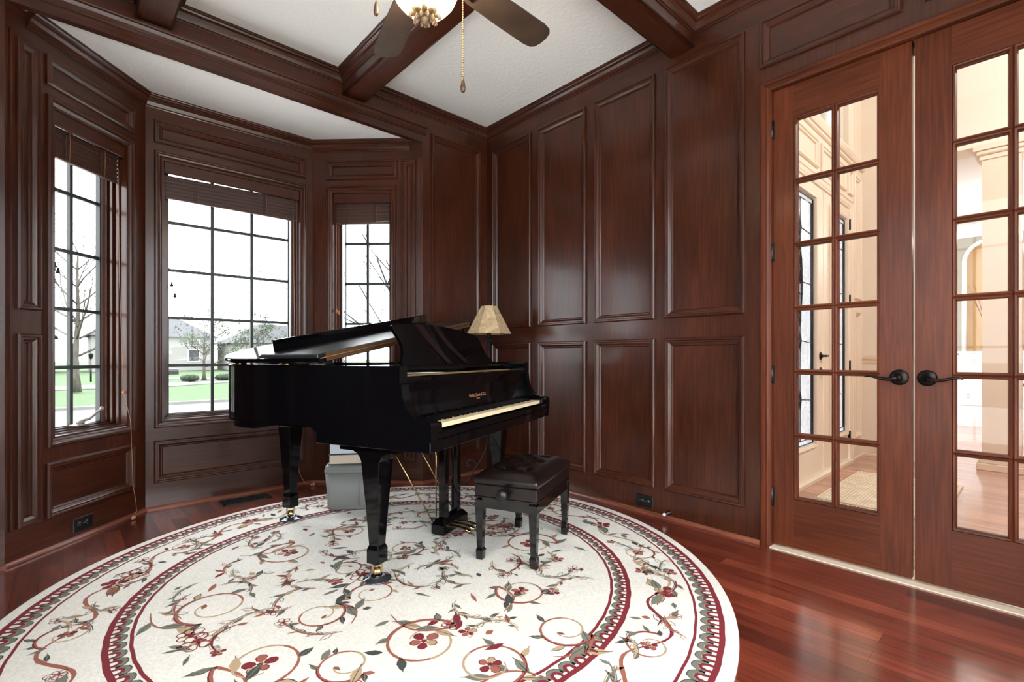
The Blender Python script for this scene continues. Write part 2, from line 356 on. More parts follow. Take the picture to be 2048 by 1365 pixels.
# door casing moulding on the right wall
mb = MB(); DCAS = [(-.052, 0), (-.052, .010), (-.046, .016), (-.030, .016), (-.026, .010), (-.016, .012), (-.010, .006), (0, .004), (.0015, -.02)]
rect_frame(mb, yr(DR0), yr(DR1), 0, 2.46, DCAS, 0, 1, MR, bottom=False)
mb.box(yr(DR0), yr(DR0)+.012, -.16, -.075, 0, 2.46, 0, MR); mb.box(yr(DR1)-.012, yr(DR1), -.16, -.075, 0, 2.46, 0, MR); mb.box(yr(DR0), yr(DR1), -.16, -.075, 2.448, 2.46, 1, MR)
struct(mb.build('trim_2', [WDOOR, WDOORH]))
# back wall stubs
panel_wall('wall_back_right', (SR[0], YB), (1, 0), XR-SR[0]+.16, 0, ZC, [(.079, .594, .182, 1.140), (.079, .594, 1.266, 2.845)], sign=-1)
panel_wall('wall_back_left', (XL-.16, YB), (1, 0), SL[0]-XL+.16, 0, ZC, [(.24, .67, .182, 1.140), (.24, .67, 1.266, 2.845)], sign=-1)
# left and front walls (behind the camera)
LP = []
for i in range(6): LP += [(.12+i*.62, .12+i*.62+.5, .182, 1.14), (.12+i*.62, .12+i*.62+.5, 1.266, 2.845)]
OPL = (.10, 1.80, .12, 2.62); OPF = (.50, 3.50, .12, 2.66)     # unseen windows added to let in more daylight
def clear(P_, o): return [q for q in P_ if q[1] < o[0]-.05 or q[0] > o[1]+.05]
_, MLW = panel_wall('wall_left', (XL, YF), (0, 1), YB-YF+.1, 0, ZC, clear(LP, OPL), [OPL], sign=-1)
_, MFW = panel_wall('wall_front', (XR+.16, YF), (-1, 0), XR-XL+.3, 0, ZC, clear(LP, OPF), [OPF], sign=-1)
# bay walls
SEGL = dirn(SL, CL); SEGR = dirn(CR_, SR)
# panels in left segment (measured from SL) and right (from CR)
def bay_panels(flip, L):
    P_ = [(.05, .172, .172, 1.14), (.05, .172, 1.262, 2.612), (.20, .785, 2.458, 2.615), (.20, .785, .172, .463)]
    return [(L-b, L-a, c, e) for a, b, c, e in P_] if flip else P_
WINL = (.255, .730); WINR = (SEGR[1]-.735, SEGR[1]-.262); WINC = (.10, .998)
_, ML = panel_wall('wall_bay_left', SL, SEGL[0], SEGL[1], 0, ZC, bay_panels(False, 0), [(WINL[0], WINL[1], .597, 2.352)], sign=-1)
_, MRT = panel_wall('wall_bay_right', CR_, SEGR[0], SEGR[1], 0, ZC, bay_panels(True, SEGR[1]), [(WINR[0], WINR[1], .597, 2.352)], sign=-1)
_, MC = panel_wall('wall_bay_centre', CL, (1, 0), CR_[0]-CL[0], 0, ZC, [(.046, 1.040, 2.458, 2.615), (.046, 1.040, .176, .460)], [(WINC[0], WINC[1], .597, 2.352)], sign=-1)
# narrow bead grooves where the bay meets the room wall
mb = MB()
for M_, s_ in ((ML, .018), (MRT, SEGR[1]-.03)): mb.box(s_, s_+.012, -.001, .008, .17, 2.63, 0, M_); 
struct(mb.build('trim_3', WV))
# crowns
mb = MB(); pL = [SL[0]+SEGL[0][0]*.10, SL[1]+SEGL[0][1]*.10]; pR = [CR_[0]+SEGR[0][0]*.80, CR_[1]+SEGR[0][1]*.80]
sweep(mb, [pL, CL, CR_, pR], crown_prof(ZBAY, .078, .062), -1); struct(mb.build('trim_4', WH))
BX = [(.294, .455), (1.470, 1.633)]; BY = (1.440, 1.591); ZB = 2.89
tn = 5
for xa, xb in ((XL, BX[0][0]), (BX[0][1], BX[1][0]), (BX[1][1], XR)):
    for ya, yb in ((BY[1], YB), (YF, BY[0])):
        mb = MB(); sweep(mb, [(xa, ya), (xb, ya), (xb, yb), (xa, yb)], crown_prof(ZC, .078, .058), 1, True); struct(mb.build('trim_%d' % tn, WH)); tn += 1
# beams: solid core plus little round beads along the bottom edges
def beam(x0, x1, y0, y1, ax, m):
    global tn
    mb = MB(); mb.box(x0, x1, y0, y1, ZB+.004, ZC-.001)
    if ax == 'y':
        mb.box(x0+.02, x1-.02, y0, y1, ZB, ZB+.01)
        for x in (x0+.003, x1-.003): mb.tube([(x, y0, ZB+.012), (x, y1, ZB+.012)], .009, 10)
    else:
        mb.box(x0, x1, y0+.02, y1-.02, ZB, ZB+.01)
        for y in (y0+.003, y1-.003): mb.tube([(x0, y, ZB+.012), (x1, y, ZB+.012)], .009, 10)
    struct(mb.build('trim_%d' % tn, m)); tn += 1
for xa, xb in BX: beam(xa, xb, BY[1], YB-.001, 'y', WY); beam(xa, xb, YF, BY[0], 'y', WY)
beam(XL, XR-.001, BY[0], BY[1], 'x', WX)
# shoe moulding (quarter round) along the floor
SHOE = [(0, 0), (.018, 0), (.018, .006), (.014, .014), (.007, .019), (0, .021)]
mb = MB(); SHOEW = wood('cherry_shoe', (.5, .5, 10), (96, 50, 36), (126, 72, 54), (150, 92, 70), .35)
sweep(mb, [(XR, DR0+.054), (XR, YB), SR, CR_, CL, SL, (XL, YB), (XL, YF), (XR, YF), (XR, DR1-.054)], SHOE, 1); struct(mb.build('baseboard_shoe', SHOEW))
# seams of the baseboard rail (thin shadow line above the bottom rail)

# ---------------------------------------------------------------- windows
wn = [0]
def window(M, s0, s1, ncol, label_side, crank=True, blind_label='', glass_in=(.045, .045)):
    z0, z1 = .597, 2.352
    wn[0] += 1
    root = bpy.data.objects.new('window_%d' % wn[0], None); COL.objects.link(root); struct(root); root.empty_display_size = .05
    mb = MB(); rect_frame(mb, s0-.052, s1+.052, z0-.052, z1+.055, CASE[:-1]+[(.052, -.004)], 0, 1, M); mb.build('window_casing', [WV, WH], root, recalc=False)
    mb = MB()   # stepped wooden jamb
    for (w_, ya, yb) in ((.012, -.045, -.060), (.024, -.075, -.090), (.036, -.100, -.150)):
        mb.box(s0, s0+w_, yb, ya, z0, z1, 0, M); mb.box(s1-w_, s1, yb, ya, z0, z1, 0, M)
        mb.box(s0, s1, yb, ya, z1-w_, z1, 1, M); mb.box(s0, s1, yb, ya, z0, z0+w_*.7, 1, M)
    mb.build('window_frame', [WV, WH], root)
    a, b, c, e = s0+glass_in[0], s1-glass_in[1], z0+.030, z1-.036
    mb = MB(); f = .010
    mb.box(a-f, a, -.150, -.122, c-f, e+f, 0, M); mb.box(b, b+f, -.150, -.122, c-f, e+f, 0, M); mb.box(a, b, -.150, -.122, c-f, c, 0, M); mb.box(a, b, -.150, -.122, e, e+f, 0, M)
    for i in range(1, ncol):
        s = a+(b-a)*i/ncol; mb.box(s-.010, s+.010, -.147, -.127, c, e, 0, M)
    for i in range(1, 5):
        z = c+.3355*i; mb.box(a, b, -.146, -.128, z-.010, z+.010, 0, M)
    mb.build('window_sash', SASHD, root)
    mb = MB(); mb.box(a-.004, b+.004, -.138, -.136, c-.004, e+.004, 0, M); mb.build('window_pane', GLASS, root)
    if crank:
        mb = MB(); sc_ = s0+(s1-s0)*.52
        mb.box(sc_-.045, sc_+.06, -.118, -.062, z0+.022, z0+.034, 0, M, .004); mb.lathe([(.001, 0), (.02, 0), (.02, .012), (.014, .02), (.001, .022)], (sc_, -.09, z0+.034), 16, 0, M)
        mb.tube([(sc_, -.085, z0+.05), (sc_+.03, -.06, z0+.062), (sc_+.085, -.045, z0+.108), (sc_+.092, -.044, z0+.112)], [.009, .008, .006, .006], 8, 0, M)
        mb.lathe([(.001, -.012), (.010, -.009), (.011, .003), (.006, .012), (.001, .013)], (sc_+.094, -.044, z0+.114), 12, 0, M)
        mb.build('crank_handle', mat('crank_metal', (140, 132, 124), .4, .3), root)
    # blind: top level thing
    org = M @ Vector(((s0+s1)/2, -.04, 2.11))
    bl = thing('bamboo_blind', blind_label, 'blind', org, 0, 'bamboo roman blinds rolled up in the bay windows')
    Mi = Matrix.Translation(-org) @ M
    mb = MB(); mb.box(s0+.004, s1-.004, -.026, -.010, 2.275, 2.352, 0, Mi, .002); mb.build('valance', WH, bl)
    mb = MB(); a2, b2 = s0+.014, s1-.02
    for i in range(30): z = 2.284-i*.0052; y = -.052-.004*math.sin(i*1.3); dl = .016 if ncol == 3 else .004; mb.add([(a2, y+q, z+r-dl) for q, r in ((-.007, -.0021), (.007, -.0021), (.007, .0021), (-.007, .0021))]+[(b2, y+q, z+r) for q, r in ((-.007, -.0021), (.007, -.0021), (.007, .0021), (-.007, .0021))], [(0, 1, 2, 3), (7, 6, 5, 4), (0, 4, 5, 1), (1, 5, 6, 2), (2, 6, 7, 3), (3, 7, 4, 0)], 0, Mi)
    mb.box(a2-.002, b2+.002, -.062, -.038, 2.112, 2.126, 0, Mi, .003)
    for q in (.2, .72):
        s = a2+(b2-a2)*q; mb.tube([(s, -.038+.002*math.sin(k), 2.27-k*.012) for k in range(14)], .0022, 5, 0, Mi); mb.tube([(s+.012, -.038, 2.27-k*.012) for k in range(14)], .0016, 5, 0, Mi)
    mb.build('folded_slats', BAMBOO, bl)
    for q in (.2, .72):
        mb = MB(); s = a2+(b2-a2)*q; mb.tube([(s+.02, -.034, 2.275), (s+.021, -.033, 2.20), (s+.018, -.034, 2.115)], .001, 5, 0, Mi)
        mb.build('lift_cord', CORD, bl)
    return root, bl, Mi
_, blL, MiL = window(ML, WINL[0], WINL[1], 2, 'left', True, 'rolled bamboo blind in the narrow left bay window', (.045, .06))
_, blC, MiC = window(MC, WINC[0], WINC[1], 3, 'centre', False, 'widest rolled bamboo blind, in the middle bay window', (.045, .055))
_, blR, MiR = window(MRT, WINR[0], WINR[1], 2, 'right', True, 'rolled bamboo blind in the narrow right bay window', (.06, .045))
def added_window(n, M, o, nc, nr):
    a, b, c, e = o; root = bpy.data.objects.new('window_%d' % n, None); COL.objects.link(root); struct(root)
    mb = MB(); rect_frame(mb, a-.052, b+.052, c-.052, e+.052, CASE, 0, 1, M); mb.build('window_casing', [WV, WH], root, recalc=False)
    mb = MB()
    for q in (a, b-.04): mb.box(q, q+.04, -.14, -.10, c, e, 0, M)
    for q in (c, e-.04): mb.box(a, b, -.14, -.10, q, q+.04, 0, M)
    for i in range(1, nc): q = a+(b-a)*i/nc; mb.box(q-.011, q+.011, -.13, -.11, c, e, 0, M)
    for i in range(1, nr): q = c+(e-c)*i/nr; mb.box(a, b, -.13, -.11, q-.011, q+.011, 0, M)
    mb.build('window_sash', SASHD, root)
    mb = MB(); mb.box(a, b, -.122, -.118, c, e, 0, M); mb.build('window_pane', GLASS, root)
added_window(4, MLW, OPL, 4, 5); added_window(5, MFW, OPF, 6, 5)  # both added in the unseen walls as extra daylight for the room
def portal(M, o, y=-.17):
    d = bpy.data.lights.new('daylight_portal', 'AREA'); d.shape = 'RECTANGLE'; d.size = o[1]-o[0]; d.size_y = o[3]-o[2]; d.cycles.is_portal = True; d.energy = 1
    q = bpy.data.objects.new('daylight_portal', d); COL.objects.link(q)
    c_ = M @ Vector(((o[0]+o[1])/2, y, (o[2]+o[3])/2)); n_ = (M.to_3x3() @ Vector((0, 1, 0))).normalized()
    q.location = c_; q.rotation_euler = n_.to_track_quat('-Z', 'Y').to_euler()
for M_, o_ in ((ML, (*WINL, .6, 2.35)), (MC, (*WINC, .6, 2.35)), (MRT, (*WINR, .6, 2.35)), (MLW, OPL), (MFW, OPF)): portal(M_, o_)
def tassel(mb, p, M):
    mb.lathe([(.001, 0), (.008, .001), (.0095, .006), (.006, .016), (.0045, .024), (.006, .03), (.001, .031)], p, 12, 0, M)
# hanging pull cords
def pull(bl, M, s, zs, mats_, zt=2.11):
    mb = MB()
    for i, z in enumerate(zs):
        ss = s+.018*i; mb.tube([(ss-.002, -.034, zt+.02), (ss, -.034, z+.03)], .0007, 5, 0, M)
    mb.build('pull_cord', CORD, bl)
    for i, z in enumerate(zs):
        mb = MB(); tassel(mb, (s+.018*i, -.034, z), M); mb.build('cord_tassel', mats_, bl)
pull(blL, MiL, .288, (1.507, 1.478), DARKMET); pull(blC, MiC, .15, (1.508, 1.432), DARKMET); pull(blR, MiR, .185, (1.385, 1.37), CORD)
# long cord with tassels trailing to the floor at the left window
mb = MB(); Mi = MiL
mb.tube([(.700, -.03, 2.2), (.703, -.026, 1.5), (.716, -.010, .80), (.722, .030, .62), (.727, .034, .40), (.735, .036, .20), (.752, .04, .10), (.745, .05, .045), (.728, .055, .032)], .0016, 5, 0, Mi)
mb.build('pull_cord', CORD, blL)
mb = MB(); mb.lathe([(.001, -.009), (.008, -.006), (.009, 0), (.008, .006), (.001, .009)], (.716, -.01, .80), 12, 0, Mi); mb.build('cord_tassel', CORD, blL)
for dx in (0, .02):
    mb = MB(); mb.lathe([(.001, -.012), (.008, -.008), (.010, 0), (.007, .01), (.001, .014)], (.715-dx, .058+dx*.3, .0135), 12, 0, Mi); mb.build('cord_tassel', CORD, blL)
# cord trailing to the floor by the centre window right side
mb = MB(); mb.tube([(.95, -.03, 2.2), (.955, .03, .55), (.96, .032, .22), (.972, .06, .10), (1.0, .10, .03), (1.04, .12, .014)], .0016, 5, 0, MiC); mb.build('pull_cord', CORD, blC)
for q in (1.045, 1.062):
    mb = MB(); mb.lathe([(.001, -.012), (.008, -.008), (.010, 0), (.007, .01), (.001, .014)], (q, .122, .0135), 12, 0, MiC); mb.build('cord_tassel', CORD, blC)

# ---------------------------------------------------------------- french doors
def french_door(n, ya, yb, hinge_left):
    """leaf in the right wall between y=ya (left in view) and y=yb"""
    x0, x1, zb, zt = 2.832, 2.876, .018, 2.456
    root = bpy.data.objects.new('door_%d' % n, None); COL.objects.link(root); struct(root); root.empty_display_size = .05; root.location = (x0, ya if hinge_left else yb, zb)
    root['label'] = 'x'; del root['label']
    off = Matrix.Translation(-root.location)
    gy = [ya-.101, ya-.470] if hinge_left else [yb+.470, yb+.101]   # glazed field
    gz = (.273, 2.287)
    mb = MB()
    mb.box(x0, x1, gy[0], ya, zb, zt, 0, off); mb.box(x0, x1, yb, gy[1], zb, zt, 0, off)
    mb.box(x0, x1, gy[1], gy[0], gz[1], zt, 1, off); mb.box(x0, x1, gy[1], gy[0], zb, gz[0], 1, off)
    mb.build('door_frame', [WDOOR, WDOORH], root)
    mb = MB(); ym = (gy[0]+gy[1])/2
    rows = [gz[0]+(gz[1]-gz[0])*i/6 for i in range(7)]; hw = .0145
    for x in (x0+.008,):
        mb.box(x, x1-.008, ym-.008, ym+.008, gz[0], gz[1], 0, off)
        for z in rows[1:-1]: mb.box(x, x1-.008, gy[1], gy[0], z-.009, z+.009, 1, off)
    for cy in ((gy[1], ym-.001), (ym+.001, gy[0])):
        for i in range(6):
            za, zc = rows[i], rows[i+1]
            prof = [(0, .0), (.004, .004), (.010, .002), (.0145, -.010), (.0145, -.018)]
            for xs, sg in ((x0+.002, 1), (x1-.002, -1)):
                Mq = off @ Matrix(((0, -sg, 0, xs), (1, 0, 0, 0), (0, 0, 1, 0), (0, 0, 0, 1)))
                rect_frame(mb, cy[0], cy[1], za, zc, prof, 0, 1, Mq)
    mb.build('muntins', [WDOOR, WDOORH], root)
    for cy in ((gy[1]+.004, ym-.004), (ym+.004, gy[0]-.004)):
        for i in range(6):
            mb = MB(); mb.box(2.8525, 2.8545, cy[0], cy[1], rows[i]+.006, rows[i+1]-.006, 0, off); mb.build('door_pane', DGLASS, root)
    # lever handle
    hy = ya-.545 if hinge_left else yb+.545
    hy = .457 if hinge_left else .358
    sg = 1 if hinge_left else -1
    mb = MB(); Mh = off @ Matrix.Translation((x0, hy, .930)) @ Matrix.Rotation(R(-90), 4, 'Y')
    mb.lathe([(.001, 0), (.034, 0), (.036, .004), (.032, .009), (.024, .013), (.013, .016), (.012, .045), (.001, .047)], (0, 0, 0), 28, 0, Mh)
    mb.tube([(x0-.042, hy, .930), (x0-.050, hy+sg*.012, .926), (x0-.052, hy+sg*.035, .921), (x0-.052, hy+sg*.065, .926), (x0-.052, hy+sg*.095, .934), (x0-.050, hy+sg*.115, .934), (x0-.048, hy+sg*.122, .930)], [.010, .010, .008, .007, .006, .005, .003], 10, 0, off)
    mb.build('door_handle', DARKMET, root)
    for z in (.27, .93, 1.59, 2.25):
        mb = MB(); y_ = ya+.004 if hinge_left else yb-.004
        mb.tube([(x0-.008, y_, z-.05), (x0-.008, y_, z+.05)], .0065, 10, 0, off); mb.box(x0-.004, x0+.001, y_-.012, y_+.004, z-.05, z+.05, 0, off)
        mb.build('door_hinge', BLKPLAS, root)
    return root
french_door(1, .999, .4120, True)
french_door(2, .4015, -.194, False)
# pale strip under the doors: light spilling from the foyer, put into the colour
mb = MB(); mb.box(2.79, 2.99, DR1, DR0, 0.0005, .006, 0, None); struct(mb.build('trim_20', mat('spilled_light_pale', (232, 212, 188), .3)))

# ---------------------------------------------------------------- small fittings
def outlet(name, M, s, z, label):
    t = thing(name, label, 'outlet', M @ Vector((s, 0, z))); Mi = Matrix.Translation(-t.location) @ M @ Matrix.Translation((s, 0, z))
    mb = MB(); mb.box(-.062, .062, 0, .006, -.038, .038, 0, Mi, .002); mb.build('cover_plate', BLKPLAS, t)
    for sx_ in (-.022, .022):
        mb = MB(); Mq = Mi @ Matrix.Translation((sx_, .006, 0)) @ Matrix.Rotation(R(-90), 4, 'X'); mb.lathe([(.001, 0), (.0165, 0), (.0165, .002), (.001, .002)], (0, 0, 0), 20, 0, Mq)
        mb.build('socket', BLKPLAS, t)
        mb = MB()
        for dz in (-.006, .006): mb.box(sx_-.004, sx_+.005, .0081, .0088, dz-.0013, dz+.0013, 0, Mi)
        mb.box(sx_-.012, sx_-.008, .0081, .0088, -.002, .002, 0, Mi); mb.build('socket_slots', SLOT, t)
    mb = MB(); mb.box(-.0025, .0025, .006, .0075, -.0025, .0025, 0, Mi); mb.build('screw', SLOT, t)
    return t
outlet('wall_outlet', ML, .417, .079, 'black wall outlet low under the left bay window')
outlet('wall_outlet', MR, yr(1.778), .080, 'black wall outlet low on the right wall beside the rug')
# door stop
t = thing('door_stop', 'black door stop with white rubber tip on the right wall base', 'door stop', (XR, 1.60, .045))
Mq = Matrix.Rotation(R(-90), 4, 'Y')
mb = MB(); mb.lathe([(.001, 0), (.014, 0), (.014, .004), (.007, .008), (.006, .06), (.001, .06)], (0, 0, 0), 16, 0, Mq); mb.build('stem', BLKPLAS, t)
mb = MB(); mb.lathe([(.001, .058), (.009, .058), (.010, .066), (.008, .074), (.001, .075)], (0, 0, 0), 16, 0, Mq); mb.build('rubber_tip', RUBW, t)
# floor register
t = thing('floor_register', 'black scrollwork floor vent under the middle bay window', 'vent', (.96, 3.865, 0), 0)
mb = MB(); L_, W_ = .155, .075
for a in ((-L_, L_, -W_, -W_+.012), (-L_, L_, W_-.012, W_), (-L_, -L_+.012, -W_, W_), (L_-.012, L_, -W_, W_)): mb.box(*a, .0005, .006, 0, None)
mb.build('rim', mat('register_bronze', (52, 44, 42), .35, .6), t)
mb = MB(); mb.box(-L_+.01, L_-.01, -W_+.01, W_-.01, .0004, .0012); mb.build('shade_plate', mat('register_shade', (5, 5, 5), .9), t)  # black plate paints the shade below the grille
mb = MB()
for i in range(8):
    cx = -L_+.028+i*.0362
    for sy_ in (-1, 1):
        mb.tube([(cx+(.006+.0016*k)*math.cos(k*.75+i), sy_*(.028)+(.006+.0016*k)*math.sin(k*.75+i), .0045) for k in range(9)], .0022, 5)
    mb.tube([(cx+.018, -W_+.01, .0045), (cx+.010, 0, .0045), (cx+.018, W_-.01, .0045)], .0022, 5)
mb.build('grille', BLKPLAS, t)

# ---------------------------------------------------------------- rug
RC = (1.185, 2.11); RR = 1.50; ZR = .012
RED = mat('rug_crimson', (116, 26, 36), .95); TERRA = mat('rug_terracotta', (150, 88, 72), .95); GREEN = mat('rug_sage', (112, 112, 100), .95)
CHAR = mat('rug_charcoal', (62, 64, 60), .95); TAN = mat('rug_tan', (176, 150, 118), .95)
PILE = noisemat('rug_cream_pile', [(.3, (214, 209, 200)), (.7, (236, 232, 224))], (1, 1, 1), 120, 6, .95, bump=.5)
rug = MB()
edge = [(RC[0]+(RR-.006+.006*math.cos(3*a)+.004*math.sin(5*a+1))*math.cos(a), RC[1]+(RR-.006+.006*math.cos(3*a)+.004*math.sin(5*a+1))*math.sin(a)) for a in [2*math.pi*i/180 for i in range(180)]]
rug.loft([[(x, y, 0.0008) for x, y in edge], [(x, y, ZR-.003) for x, y in edge], [(RC[0]+(x-RC[0])*.996, RC[1]+(y-RC[1])*.996, ZR) for x, y in edge]], 0, None, False)
lay = [0]
def poly(pts, mi, dz=None):
    lay[0] = (lay[0]+1) % 7
    z = ZR+.0006+lay[0]*.00007 if dz is None else ZR+dz
    rug.add([(x, y, z) for x, y in pts], [list(range(len(pts)))], mi)
def ribbon(pts, w_, mi, dz=None):
    n = len(pts); lay[0] = (lay[0]+1) % 7; z = ZR+.0006+lay[0]*.00007 if dz is None else ZR+dz
    V = []; ws = w_ if isinstance(w_, (list, tuple)) else [w_]*n
    for i in range(n):
        a = Vector(pts[max(i-1, 0)]); b = Vector(pts[min(i+1, n-1)]); t = (b-a)
        if t.length < 1e-7: t = Vector((1, 0))
        t.normalize(); nn = Vector((-t.y, t.x)); j = 1+.18*math.sin(i*2.3+pts[0][0]*40); p = Vector(pts[i])
        V += [tuple(p+nn*ws[i]*.5*j)+(z,), tuple(p-nn*ws[i]*.5*j)+(z,)]
    rug.add(V, [(2*i, 2*i+1, 2*i+3, 2*i+2) for i in range(n-1)], mi)
def ring(r, w_, mi, c=RC, dz=.0004, seg=220):
    V = []
    for i in range(seg):
        a = 2*math.pi*i/seg; j = .0012*math.sin(i*1.7)
        for q in (r-w_/2+j, r+w_/2+j): V.append((c[0]+q*math.cos(a), c[1]+q*math.sin(a), ZR+dz))
    rug.add(V, [(2*i, 2*i+1, (2*i+3) % (2*seg), (2*i+2) % (2*seg)) for i in range(seg)], mi)
def band(ro, ri, n, c, w1=.016, w2=.009):
    ring(ro, w1, 1, c); ring(ri, w2, 1, c); h_ = (ro-ri)
    for i in range(n):
        a0 = 2*math.pi*i/n; p = 2*math.pi/n
        def at(u, v): a = a0+u*p; r = ro-v*h_; return (c[0]+r*math.cos(a), c[1]+r*math.sin(a))
        # sage scallop under each loop, dark edge, crimson loop, cream heart
        o = [at(.5+.58*math.cos(t), .30+.52*math.sin(t)) for t in [math.pi*k/12 for k in range(13)]]
        q = [at(.5+.36*math.cos(t), .26+.34*math.sin(t)) for t in [math.pi*k/12 for k in range(12, -1, -1)]]
        rug.add([(x, y, ZR+.00045) for x, y in o+q], [(k, k+1, 24-k, 25-k) for k in range(12)], 3)
        ribbon(o[:9], .0035, 4, .0006)
        U_ = [at(.5+.27*math.cos(t), .22+.30*math.sin(t)) for t in [math.pi*k/10 for k in range(11)]]
        ribbon([at(.77, 0)]+U_+[at(.23, 0)], .0125, 1, .0007)
INC = (1.182, 2.105)
band(1.437, 1.345, 146, RC, .020, .010); band(1.080, 1.008, 112, INC, .020, .012)
def leaf(x, y, a, L, W, mi, vein=True, out=None):
    c, s = math.cos(a), math.sin(a); pr = [(0, 0), (.2, .6), (.45, 1), (.7, .75), (1, 0), (.72, -.5), (.45, -.8), (.2, -.5)]
    pts = [(x+c*u*L-s*v*W, y+s*u*L+c*v*W) for u, v in pr]; poly(pts, mi)
    if out is not None: ribbon(pts[:6], .0045, out)
    if vein: ribbon([(x+c*L*u-s*W*.1, y+s*L*u+c*W*.1) for u in (0, .4, .8, 1.1)], .003, 4 if mi != 4 else 3)
def flower(x, y, r, a=0, n=5, mi=2, hollow=False):
    for k in range(n):
        t = a+2*math.pi*k/n+random.uniform(-.15, .15); L = r*random.uniform(.8, 1.15); c, s = math.cos(t), math.sin(t)
        pr = [(.18, 0), (.35, .22), (.7, .34), (.95, .2), (1, 0), (.92, -.22), (.66, -.34), (.33, -.2)]
        pts = [(x+c*u*L-s*v*L, y+s*u*L+c*v*L) for u, v in pr]
        if hollow: ribbon(pts+[pts[0]], r*.10, mi if k % 2 else 1)
        else:
            poly(pts, (mi, 1, 5)[k % 3]); ribbon(pts[1:7], r*.07, 1)
    poly([(x+.2*r*math.cos(q), y+.2*r*math.sin(q)) for q in [math.pi*k/4 for k in range(8)]], 1)
def spiral(cx, cy, r, a0, turn=1, k=1.4, fl=True, tail=None, mi=2):
    """circular scroll: from the outer end winding in; heavier at outside; leaves on the outside"""
    N = 46; pts = []; ws = []
    for i in range(N):
        t = i/(N-1); a = a0+turn*t*k*2*math.pi; q = r*(1-.62*t**1.5); pts.append((cx+q*math.cos(a), cy+q*math.sin(a))); ws.append(r*.055*(1-t)**.6+.004)
    if tail:
        p0 = pts[0]; T = [(tail[0]+(p0[0]-tail[0])*u-turn*math.sin(a0)*r*.9*0+math.sin(u*math.pi)*(p0[1]-tail[1])*.25, tail[1]+(p0[1]-tail[1])*u-math.sin(u*math.pi)*(p0[0]-tail[0])*.25) for u in [q/12 for q in range(12)]]
        ribbon(T+[p0], [.004+.009*(u/12) for u in range(13)], mi)
        for u in (3, 6, 9): leaf(T[u][0], T[u][1], math.atan2(T[u][1]-T[u-1][1], T[u][0]-T[u-1][0])+random.choice((-.6, .6)), .09, .02, random.choice((3, 3, 4, 5)))
    ribbon(pts[:24], ws[:24], mi); ribbon(pts[23:], ws[23:], 5)
    ribbon([(cx+(x-cx)*1.05, cy+(y-cy)*1.05) for x, y in pts[:14]], .005, 1)
    for j in (0, 3, 7, 12, 18):
        x, y = pts[j]; a = a0+turn*(j/(N-1))*k*2*math.pi; leaf(x, y, a+turn*random.uniform(.5, 1.0), r*random.uniform(.35, .6), r*.12, random.choice((3, 3, 5, 4)), True, random.choice((None, 4)))
    if fl: flower(cx, cy, r*.36, random.random()*6, 5)
    else: leaf(pts[-1][0], pts[-1][1], a0, r*.3, r*.1, 2)
SP = [(0.947, 1.497, 0.142, 0.0, 1, True), (1.457, 1.533, 0.108, 2.0, 1, True), (0.853, 2.648, 0.135, 1.0, 1, True), (1.332, 2.281, 0.095, 4.0, 1, True), (0.976, 1.95, 0.096, 3.0, -1, False), (0.997, 2.258, 0.074, 2.2, -1, False), (0.477, 1.748, 0.14, 2.5, 1, True), (0.449, 2.274, 0.132, 4.2, -1, False), (1.871, 1.89, 0.142, 5.5, 1, True), (1.229, 2.736, 0.101, 0.7, 1, True), (1.372, 1.207, 0.103, 5.2, -1, False), (0.743, 1.927, 0.093, 0.4, -1, False), (1.769, 2.501, 0.108, 2, 1, True), (1.035, 1.237, 0.124, 3.6, 1, True), (0.683, 1.559, 0.091, 5.0, -1, False)]
random.seed(11)
for (x, y, r, a, tn_, fl) in SP: spiral(x, y, r, a, tn_, 1.35, fl, (x-1.7*r*math.sin(a)*tn_, y+1.7*r*math.cos(a)*tn_))
for (x, y, r) in [(0.351, 2.035, 0.053), (0.339, 2.101, 0.045), (1.024, 2.146, 0.058), (1.932, 2.171, 0.07), (0.245, 2.86, 0.058), (2.433, 2.468, 0.07), (1.077, 1.523, 0.038)]: flower(x, y, r, random.random()*6, 6, 2, True); flower(x, y, r*.5, 1, 5, 1)
# outer ring scrolls
random.seed(5)
n = 18
for i in range(n):
    a = 2*math.pi*i/n+.1; rr = 1.215; x, y = RC[0]+rr*math.cos(a), RC[1]+rr*math.sin(a)
    if i % 2 == 0: spiral(x, y, .085, a+random.uniform(1, 2), 1 if i % 4 else -1, 1.2, True)
    else:
        flower(x+.02*math.cos(a), y+.02*math.sin(a), .055, a, 5, 1)
        for q in (-.9, -.45, .45, .9): leaf(x-.03*math.sin(a)*q, y+.03*math.cos(a)*q, a+math.pi/2*(1 if q > 0 else -1)+q*.5, .10, .024, random.choice((3, 5, 2)), True, random.choice((None, 4, 2)))
    W = [(RC[0]+(rr+.055*math.sin(t*2*math.pi))*math.cos(a+t*2*math.pi/n), RC[1]+(rr+.055*math.sin(t*2*math.pi))*math.sin(a+t*2*math.pi/n)) for t in [q/16 for q in range(17)]]
    ribbon(W, [.005+.010*abs(math.sin(q/16*math.pi)) for q in range(17)], random.choice((2, 2, 1, 5)))
for i in range(170):
    a = random.uniform(0, 6.283); rr = random.uniform(1.12, 1.31) if i < 70 else .97*math.sqrt(random.random()); c = RC if i < 70 else INC
    x, y = c[0]+rr*math.cos(a), c[1]+rr*math.sin(a)
    if i >= 70 and any((x-s_[0])**2+(y-s_[1])**2 < (s_[2]*1.0)**2 for s_ in SP): continue
    leaf(x, y, random.uniform(0, 6.28), random.uniform(.035, .085), random.uniform(.009, .017), random.choice((3, 3, 4, 2, 5, 1, 3)), random.random() < .4)
